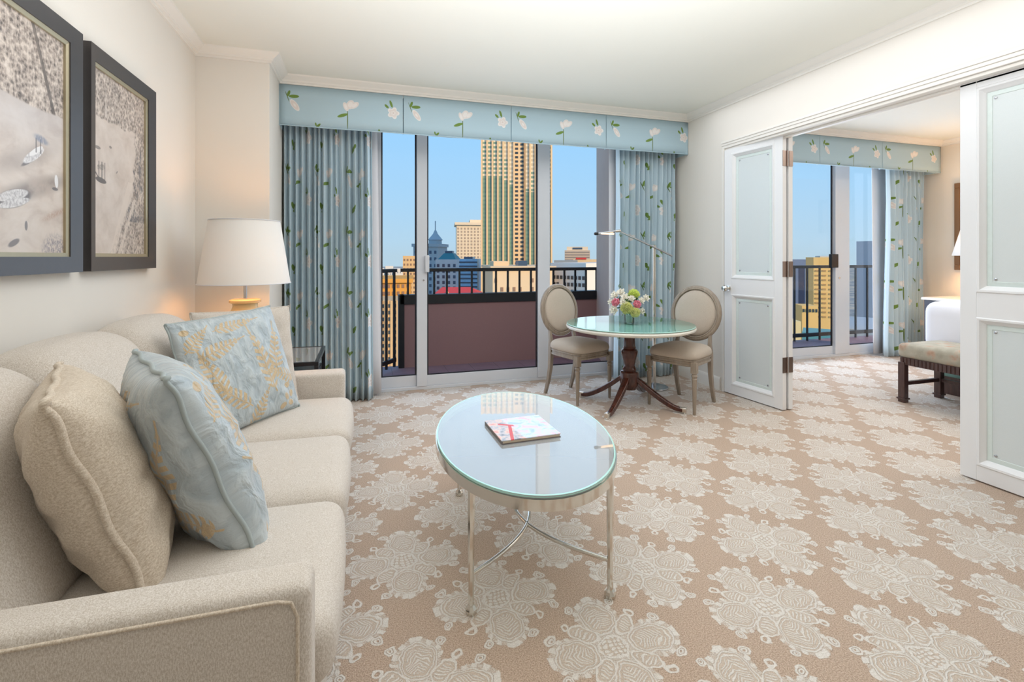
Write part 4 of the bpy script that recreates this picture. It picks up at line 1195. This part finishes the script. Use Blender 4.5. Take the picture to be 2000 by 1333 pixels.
for sx in (-1, 1):
    for y in (-.665, .0, .665):
        m = MB(); cx = sx*.222; m.box((cx-.026, y-.026, 0), (cx+.026, y+.026, .345)); m.box((cx-.034, y-.034, .025), (cx+.034, y+.034, .040))
        m.build('leg', M_benchwood, bench, smooth=0, bevel=.003)
for y in (.650, -.680):
    MB().box((-.2, y, .145), (.2, y+.03, .175)).build('stretcher', M_benchwood, bench, smooth=0, bevel=.003)
m = MB(); m.box((.207, -.64, .145), (.237, .64, .175)); m.build('stretcher', M_benchwood, bench, smooth=0, bevel=.003)

ns = thing('nightstand', 'dark nightstand with pale top beside the bedroom curtain', 'nightstand', (6.62, 3.73, 0))
MB().box((-.30, -.30, 0), (.31, .30, .745)).build('body', plain('navy_black_lacquer', (52, 54, 66), .35), ns, smooth=0, bevel=.006)
MB().box((-.32, -.32, .745), (.32, .32, .775)).build('top', plain('pale_stone_top', (226, 222, 216), .3), ns, smooth=0, bevel=.004)
for z in (.10, .42):
    d = MB().box((-.312, -.27, z), (-.298, .27, z+.27)).build('drawer', plain('navy_black_lacquer', (52, 54, 66), .35), ns, smooth=0, bevel=.003)
    MB().rbox(.012, .012, .012, .011, (-.322, 0, z+.14), seg=1).build('knob', M_hinge, d)
bl = thing('table_lamp', 'bedside lamp with white shade half hidden by the door leaf', 'lamp', (6.66, 3.72, .775))
MB().lathe([(.07, 0), (.075, .015), (.03, .03), (.05, .1), (.075, .2), (.05, .3), (.02, .36), (.012, .45)], 32).build('base', M_ceramic, bl, smooth=50)
MB().rbox(.025, .025, .04, .024, (0, 0, .56), seg=2).build('bulb', M_bulb, bl)
m = MB(); m.lathe([(.20, .49), (.115, .83)], 48); m.f = [f for f in m.f if len(f) == 4]; so = m.build('lamp_shade', M_shade, bl, smooth=60)
sd = so.modifiers.new('thick', 'SOLIDIFY'); sd.thickness = .003
light('bedside_glow', 'POINT', (6.66, 3.72, .775+.68), (0, 0, 0), 17, lin((255, 196, 122)), .05)
r = thing('framed_print', 'small gilt framed picture on the bedroom wall above the lamp', 'framed picture', (BX, 3.72, 1.62))
m = MB()
for a, b2 in (((-.36, -.53), (.36, -.47)), ((-.36, .47), (.36, .53)), ((-.36, -.47), (-.30, .47)), ((.30, -.47), (.36, .47))):
    m.box((-.03, a[0], a[1]), (-.001, b2[0], b2[1]))
m.build('frame', plain('gilt_brown_frame', (132, 96, 62), .4, .3), r, smooth=0, bevel=.004)
MB().box((-.014, -.30, -.47), (-.004, .30, .47)).build('print', plain('tan_print', (206, 178, 146), .6, var=.2, scale=9), r, smooth=0)

# ================================================================== BALCONY
o = MB().box((-1.2, YW+.10, -.25), (BX+1, 5.82, -.03)).build('balcony_floor', M_purpletile, smooth=0); structure(o, 'plum tiled balcony floor', 'floor')
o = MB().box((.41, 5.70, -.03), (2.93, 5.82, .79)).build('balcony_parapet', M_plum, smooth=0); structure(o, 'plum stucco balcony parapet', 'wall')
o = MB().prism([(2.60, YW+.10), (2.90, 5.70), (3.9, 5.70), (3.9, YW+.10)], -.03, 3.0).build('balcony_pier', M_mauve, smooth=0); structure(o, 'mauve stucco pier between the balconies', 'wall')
rl = thing('balcony_railing', 'dark metal railing above the plum parapet of the near balcony', 'railing', (1.65, 5.74, 0))
MB().box((.41-1.65, -.03, 1.075), (2.93-1.65, .03, 1.115)).build('top_rail', M_iron, rl, smooth=0, bevel=.004)
m = MB(); m.box((.40-1.65, -.045, .775), (2.93-1.65, .085, .81)); m.box((.40-1.65, -.06, .70), (2.93-1.65, -.041, .81)); m.build('cap', M_iron, rl, smooth=0, bevel=.003)
m = MB(); m.box((.385-1.65, -.06, -.03), (.45-1.65, .09, .81)); m.build('end_post', M_iron, rl, smooth=0, bevel=.003)
for k in range(17):
    x = .495+k*.1515
    MB().box((x-.011-1.65, -.011, .80), (x+.011-1.65, .011, 1.08)).build('baluster', M_iron, rl, smooth=0)
r2 = thing('balcony_railing', 'dark metal railing at the open left end of the near balcony', 'railing', (.345, 5.66, 0), math.atan2(-.94, -.72))
MB().box((0, -.03, 1.075), (.98, .03, 1.115)).build('top_rail', M_iron, r2, smooth=0, bevel=.004)
MB().box((0, -.018, .055), (.98, .018, .10)).build('bottom_rail', M_iron, r2, smooth=0, bevel=.003)
for k in range(7):
    x = .02+k*.15
    MB().box((x-.011, -.011, .0), (x+.011, .011, 1.08)).build('baluster', M_iron, r2, smooth=0)
r3 = thing('balcony_railing', 'dark metal railing of the balcony outside the bedroom', 'railing', (5.9, 5.74, 0))
MB().box((-2.0, -.03, 1.075), (2.3, .03, 1.12)).build('top_rail', M_iron, r3, smooth=0, bevel=.004)
MB().box((-2.0, -.018, .03), (2.3, .018, .085)).build('bottom_rail', M_iron, r3, smooth=0, bevel=.003)
for k in range(17):
    x = -1.9+k*.2475
    MB().box((x-.011, -.011, -.03), (x+.011, .011, 1.08)).build('baluster', M_iron, r3, smooth=0)

# ================================================================== CITY
GZ = -48.0
def mat_ground():
    b = MatB('city_ground'); v = b.vec(); c = b.voro(v, .045, 'F1', 'Color')
    q = b.voro(v, .045)
    n = b.noise(v, .05, 3)
    b.color(b.ramp(n, [(.3, lin((96, 104, 112))), (.5, lin((150, 150, 146))), (.7, lin((204, 186, 158)))])); b.set(Roughness=.9); return b.m
o = MB().box((-1500, 25, GZ-1), (2200, 2500, GZ)).build('ground', mat_ground(), smooth=0); structure(o, 'city ground far below the balcony', 'ground')
def facade_mat(name, c, var=.06): return plain(name, c, .85, var=var, scale=.25, spec=.2)
M_winD = plain('dark_window_glass', (58, 66, 74), .15)
M_winB = plain('slate_window_glass', (64, 84, 110), .15)
M_winG = plain('green_window_glass', (104, 134, 118), .15, var=.15, scale=.2)
def building(name, label, pl, pr, pt, D, depth, mat, delta=0, cat='building', zb=None):
    """front face spans pixel columns pl..pr with its top at pixel row pt, at forward distance D"""
    pc = (pl+pr)/2; rx, ry = ray(pc); az = math.atan2(rx, ry)+delta
    w = (pr-pl)/FPX*D; top = CAMH-(pt-HOR)/FPX*D
    zb = GZ if zb is None else zb
    r = thing(name, label, cat, (D*rx, D*ry, zb), -az)
    h = top-zb
    MB().box((-w/2, 0, 0), (w/2, depth, h)).build('body', mat, r, smooth=0)
    return r, w, h
def windows(r, w, h, nx, rows, ww, wh, mat, z_top, dz, x0=None, x1=None, cap=90, skip=0, y=-.12, side=None):
    x0 = -w/2 if x0 is None else x0; x1 = w/2 if x1 is None else x1
    me = None; n = 0; rest = MB(); rnd = random.Random(int(w*100))
    for j in range(rows):
        z = z_top-j*dz
        if z-wh < .5: break
        for i in range(nx):
            x = x0+(i+.5)*(x1-x0)/nx
            if skip and rnd.random() < skip: continue
            if n < cap:
                if me is None:
                    ob = MB().box((-ww/2, -.08, -wh), (ww/2, .2, 0)).build('window', mat, r, smooth=0); me = ob.data
                else:
                    ob = bpy.data.objects.new('window', me); COL.objects.link(ob); ob.parent = r
                ob.location = (x, y+.1, z); n += 1
            else: rest.box((x-ww/2, y+.02, z-wh), (x+ww/2, y+.3, z))
    if rest.v:
        ob = rest.build('windows', mat, r, smooth=0); ob['kind'] = 'stuff'
F = lambda px, D: px/FPX*D
# the tall tower
D = 165
r, w, h = building('office_tower', 'tall tan tower with green glass bands rising behind the valance', 941, 1077, 205, D, 26, facade_mat('tan_stone', (236, 204, 162)), -R(2.5))
ncol = 13; cw = w/ncol
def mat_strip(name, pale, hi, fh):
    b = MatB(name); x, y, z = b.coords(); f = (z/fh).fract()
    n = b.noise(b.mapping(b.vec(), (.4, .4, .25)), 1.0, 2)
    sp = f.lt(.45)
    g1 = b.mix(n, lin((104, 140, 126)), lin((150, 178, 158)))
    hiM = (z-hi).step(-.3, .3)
    if pale: g1 = b.mix(hiM*((z-hi-fh*pale).step(-.3, .3)), g1, lin((206, 196, 168)))  # upper panes paled in colour, standing in for a neighbouring building's reflection
    spc = b.mix(hiM, lin((116, 150, 134)), lin((236, 226, 204)))  # cream upper spandrels: the same reflection put into the colour
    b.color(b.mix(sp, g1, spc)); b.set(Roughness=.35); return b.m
fh = F(8.3, D)
for i in range(ncol):
    x = -w/2+(i+.5)*cw
    if i in (6, 7): continue
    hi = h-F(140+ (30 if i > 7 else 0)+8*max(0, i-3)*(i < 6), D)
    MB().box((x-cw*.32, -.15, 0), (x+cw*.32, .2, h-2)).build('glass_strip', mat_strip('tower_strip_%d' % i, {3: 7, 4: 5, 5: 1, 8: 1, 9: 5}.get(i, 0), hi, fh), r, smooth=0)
    MB().box((x-cw*.5-.28, -.8, 0), (x-cw*.5+.28, .2, h)).build('pier', MATS['tan_stone'], r, smooth=0)
windows(r, w, h, 2, 46, cw*.55, fh*.5, M_winD, h-3, fh, -w/2+6*cw, -w/2+8*cw, 92)
for x in (-w/2+6*cw, -w/2+8*cw, w/2): MB().box((x-.28, -.8, 0), (x+.28, .2, h)).build('pier', MATS['tan_stone'], r, smooth=0)
# pale tower left of it
D = 260
r, w, h = building('pale_tower', 'pale cream tower just left of the tall tower', 892, 950, 437, D, 22, facade_mat('pale_concrete', (232, 216, 192)), -R(3))
windows(r, w, h, 9, 18, F(3.2, D), F(3.6, D), plain('beige_window', (176, 160, 144), .3), h-F(8, D), F(6.2, D))
MB().box((-w*.05, 2, h), (w*.5, 14, h+F(8, D))).build('penthouse', MATS['pale_concrete'], r, smooth=0)
MB().box((-w/2-1, -1, h-.8), (w/2+1, 20, h+.6)).build('cornice', MATS['pale_concrete'], r, smooth=0)
# shaded stone tower with cupola
D = 220; MS = facade_mat('blue_grey_stone', (176, 184, 190))
r, w, h = building('domed_tower', 'slate blue stone tower with small cupola and spire beside the door stile', 806, 856, 478, D, 14, MS, R(20))
windows(r, w, h, 5, 10, F(4.5, D), F(6, D), M_winB, h-F(12, D), F(13, D))
MB().lathe([(w*.26, h), (w*.26, h+F(9, D)), (w*.30, h+F(10, D)), (w*.22, h+F(15, D)), (w*.10, h+F(22, D)), (w*.06, h+F(27, D)), (.02, h+F(32, D))], 12, Matrix.Translation((w*.2, 7, 0))).build('cupola', MS, r, smooth=30)
MB().tube([(w*.2, 7, h+F(28, D)), (w*.2, 7, h+F(48, D))], .25, 6).build('spire', MS, r)
MB().box((-w/2-.6, -.6, h-1), (w/2+.6, 14.4, h+.4)).build('cornice', MS, r, smooth=0)
# mansard building
D = 200; MS2 = facade_mat('cool_grey_stone', (206, 210, 214))
r, w, h = building('mansard_building', 'grey stone building with teal mansard roof behind the railing', 850, 893, 507, D, 14, MS2, R(14))
windows(r, w, h, 4, 9, F(5, D), F(6, D), M_winB, h-F(9, D), F(11, D))
m = MB(); a, b2 = w*.42, w*.22; m.add([(-a, 1, h), (a, 1, h), (a, 11, h), (-a, 11, h), (-b2, 4, h+F(12, D)), (b2, 4, h+F(12, D)), (b2, 8, h+F(12, D)), (-b2, 8, h+F(12, D))], [(0, 1, 5, 4), (1, 2, 6, 5), (2, 3, 7, 6), (3, 0, 4, 7), (4, 5, 6, 7)])
m.build('roof', plain('teal_copper', (62, 128, 136), .5), r, smooth=0)
MB().box((-b2*.8, 4.4, h+F(12, D)), (b2*.8, 7.6, h+F(17, D))).build('rooftop_box', M_winB, r, smooth=0)
# blue glass block
D = 185
r, w, h = building('glass_block', 'small blue glass block in front of the pale tower', 897, 932, 506, D, 12, plain('blue_curtain_wall', (140, 190, 232), .3, var=.25, scale=.3), R(10))
for j in range(9): MB().box((-w/2-.1, -.15, h-F(8+j*8, D)), (w/2+.1, .2, h-F(5+j*8, D))).build('window_band', M_winB, r, smooth=0)
MB().box((-w*.3, 2, h), (w*.2, 8, h+F(4, D))).build('rooftop_box', M_winB, r, smooth=0)
# tan slab at left
D = 175
r, w, h = building('tan_slab', 'narrow sunlit tan building left of the sliding door stile', 787, 812, 500, D, 14, facade_mat('sunlit_tan', (226, 190, 142)), R(6))
windows(r, w, h, 4, 10, F(3, D), F(4, D), plain('brown_window', (150, 118, 96), .3), h-F(6, D), F(9, D))
# low white skyline
for k, (pl, pr, pt, lab) in enumerate([(736, 752, 524, 'low white block at the left of the skyline'), (753, 768, 520, 'low white block with flat roof at the far skyline'), (769, 790, 525, 'low pale block next to the tan building')]):
    r, w, h = building('low_block', lab, pl, pr, pt, 420, 20, facade_mat('chalk_white', (224, 220, 212)), 0)
    windows(r, w, h, 4, 5, F(2, 420), F(3, 420), plain('grey_window', (150, 156, 166), .3), h-F(6, 420), F(8, 420))
# ochre street block and parking deck
D = 95
r, w, h = building('ochre_block', 'ochre corner building seen through the left balusters', 690, 800, 548, D, 18, facade_mat('ochre_stucco', (222, 164, 84)), R(4))
windows(r, w, h, 12, 2, F(5, D), F(7, D), plain('brown_window', (150, 118, 96), .3), h-F(8, D), F(14, D))
MB().box((-w/2-.5, -.5, h-.5), (w/2+.5, 18, h+.3)).build('cornice', MATS['ochre_stucco'], r, smooth=0)
D = 80
r, w, h = building('parking_deck', 'tan parking deck with open dark floors below the ochre building', 680, 782, 588, D, 10, facade_mat('deck_concrete', (214, 180, 136)), R(3))
for j in range(9):
    MB().box((-w/2-.05, -.1, h-F(14+j*13, D)), (w/2+.05, .2, h-F(7+j*13, D))).build('floor_opening', M_winD, r, smooth=0)
for k in range(9):
    x = -w/2+(k+.5)*w/9; MB().box((x-.3, -.2, 0), (x+.3, .2, h)).build('pillar', MATS['deck_concrete'], r, smooth=0)
# red roofs
D = 120; MR = plain('red_roof', (206, 66, 66), .7, var=.08, scale=.4)
r, w, h = building('red_roof_house', 'house with red hipped roof and yellow gable behind the railing', 838, 950, 590, D, 24, facade_mat('yellow_stucco', (232, 200, 132)), R(2))
m = MB(); e = F(24, D)
m.add([(-w/2-1, -1, h), (w/2+1, -1, h), (w/2+1, 24, h), (-w/2-1, 24, h), (-w*.32, 10, h+e), (w*.22, 10, h+e)], [(0, 1, 5, 4), (1, 2, 5), (2, 3, 4, 5), (3, 0, 4)])
m.build('roof', MR, r, smooth=0)
m = MB(); gx = -w*.20; m.add([(gx-w*.11, -2, h-2), (gx+w*.11, -2, h-2), (gx+w*.11, -2, h), (gx, -2, h+e*.75), (gx-w*.11, -2, h), (gx-w*.11, 6, h-2), (gx+w*.11, 6, h-2), (gx+w*.11, 6, h), (gx, 8, h+e*.75), (gx-w*.11, 6, h)], [(0, 1, 2, 3, 4), (9, 8, 7, 6, 5), (2, 7, 8, 3), (3, 8, 9, 4), (1, 6, 7, 2), (0, 4, 9, 5)])
m.build('gable', MATS['yellow_stucco'], r, smooth=0)
# near cream block with grey flank
D = 78; MC = facade_mat('cream_block', (226, 200, 166)); MG = facade_mat('grey_flank', (224, 220, 214))
r, w, h = building('cream_block', 'wide cream apartment block close behind the parapet railing', 962, 1082, 522, D, 16, MC, -R(10))
windows(r, w, h, 10, 4, F(5, D), F(8, D), plain('brown_window', (150, 118, 96), .3), h-F(22, D), F(17, D), skip=.35)
MB().box((-w/2-.4, -.5, h-F(4, D)), (w/2+.4, 16, h+F(1.5, D))).build('parapet', MC, r, smooth=0)
MB().box((-w*.44, 4, h), (-w*.18, 10, h+F(11, D))).build('rooftop_hut', MC, r, smooth=0)
MB().box((0, 5, h), (w*.16, 8, h+F(12, D))).build('rooftop_tank', M_winB, r, smooth=0)
r, w, h = building('grey_block', 'grey apartment block with small dark windows right of the cream block', 1070, 1151, 521, 82, 14, MG, R(38))
windows(r, w, h, 9, 5, F(5.5, 82), F(7, 82), M_winD, h-F(18, 82), F(13.5, 82), skip=.12)
MB().box((-w/2-.3, -.3, h-.3), (w/2+.3, 14, h+.6)).build('parapet', MG, r, smooth=0)
# right background
D = 300
r, w, h = building('hilltop_hotel', 'flat topped pale hotel on the right skyline', 1103, 1152, 489, D, 20, facade_mat('putty_concrete', (204, 188, 172)), R(0))
for j in range(5): MB().box((-w/2+.3, -.15, h-F(5+j*5, D)), (w/2-.3, .2, h-F(3+j*5, D))).build('window_band', plain('taupe_window', (150, 140, 134), .3), r, smooth=0)
MB().box((-w*.42, 2, h), (w*.42, 14, h+F(7, D))).build('penthouse', MATS['pale_concrete'], r, smooth=0)
MB().box((-w*.18, 1.7, h+F(1.8, D)), (w*.2, 2, h+F(5.2, D))).build('rooftop_sign', M_winB, r, smooth=0)
r, w, h = building('cream_annex', 'sunlit cream block with red roof strip below the hotel', 1120, 1166, 507, 230, 18, facade_mat('warm_cream', (234, 208, 168)), 0)
MB().box((-w*.4, -.3, h), (w*.05, 3, h+F(3.5, 230))).build('roof_strip', MR, r, smooth=0)
windows(r, w, h, 6, 8, F(3, 230), F(4, 230), plain('brown_window', (150, 118, 96), .3), h-F(7, 230), F(8, 230))
r, w, h = building('grey_annex', 'low grey slab behind the grey block roof', 1082, 1128, 509, 150, 12, facade_mat('slate_slab', (150, 160, 168)), 0)
# bedroom view
D = 190
r, w, h = building('slate_tower', 'slate grey tower at the left edge of the bedroom view', 1520, 1593, 507, D, 20, facade_mat('slate_stucco', (186, 182, 192)), R(30))
MB().box((w*.05, -.3, 4), (w*.20, .2, h-F(12, D))).build('glass_strip', M_winB, r, smooth=0)
r, w, h = building('gold_apartment', 'sunlit golden apartment block in the bedroom view', 1592, 1640, 503, 100, 5, facade_mat('golden_stucco', (236, 196, 128)), -R(18))
windows(r, w, h, 4, 12, F(7, 100), F(3.0, 100), plain('ochre_balcony', (178, 142, 92), .5), h-F(16, 100), F(9, 100))
MB().box((-w*.2, 1, h), (w*.3, 4, h+F(3, 100))).build('rooftop_box', MS2, r, smooth=0)
r, w, h = building('gold_house', 'low golden building in front of the slate tower', 1568, 1596, 598, 84, 4, MATS['golden_stucco'], -R(18))
windows(r, w, h, 5, 1, F(3, 84), F(6, 84), M_winD, h-F(6, 84), F(14, 84))
r, w, h = building('pale_house', 'low pale yellow building at the bottom left of the bedroom view', 1536, 1563, 628, 74, 4, facade_mat('straw_stucco', (236, 214, 160)), -R(18))
r, w, h = building('grey_tower', 'large blue grey tower with striped flank at the right of the bedroom view', 1672, 1790, 470, 170, 26, facade_mat('steel_blue_stucco', (188, 190, 196)), R(34))
for j in range(24): MB().box((w*-.18, -.15, h-F(28+j*9.5, 170)), (w*.0, .2, h-F(23+j*9.5, 170))).build('window_band', M_winD, r, smooth=0)
MB().box((-w/2-F(11, 170), 3, 0), (-w/2, 18, h-F(18, 170))).build('wing', MATS['steel_blue_stucco'], r, smooth=0)
r, w, h = building('teal_shed', 'low building with teal roof at the bottom of the bedroom view', 1572, 1640, 652, 62, 5, plain('teal_shed_roof', (108, 160, 156), .5), 0)
r, w, h = building('white_deck', 'pale flat roof deck at the foot of the blue grey tower', 1650, 1730, 645, 100, 26, plain('pale_deck', (166, 176, 184), .8), 0)

# ------------------------------------------------------------------ groups of repeats
GROUPS = {'curtain': 'floral curtains', 'valance': 'floral box valances', 'throw_pillow': 'throw pillows on the sofa', 'white_blossom': 'white blossoms of the bouquet',
          'rose': 'pink roses of the bouquet', 'chrysanthemum': 'green chrysanthemums of the bouquet', 'balcony_railing': 'dark balcony railings', 'low_block': 'low white blocks on the skyline',
          'framed_print': 'framed pictures', 'table_lamp': 'table lamps with white shades'}
for o in list(SC.objects):
    if o.parent is None and o.get('category') and not o.get('group'):
        g = GROUPS.get(o.name.split('.')[0])
        if g: o['group'] = g
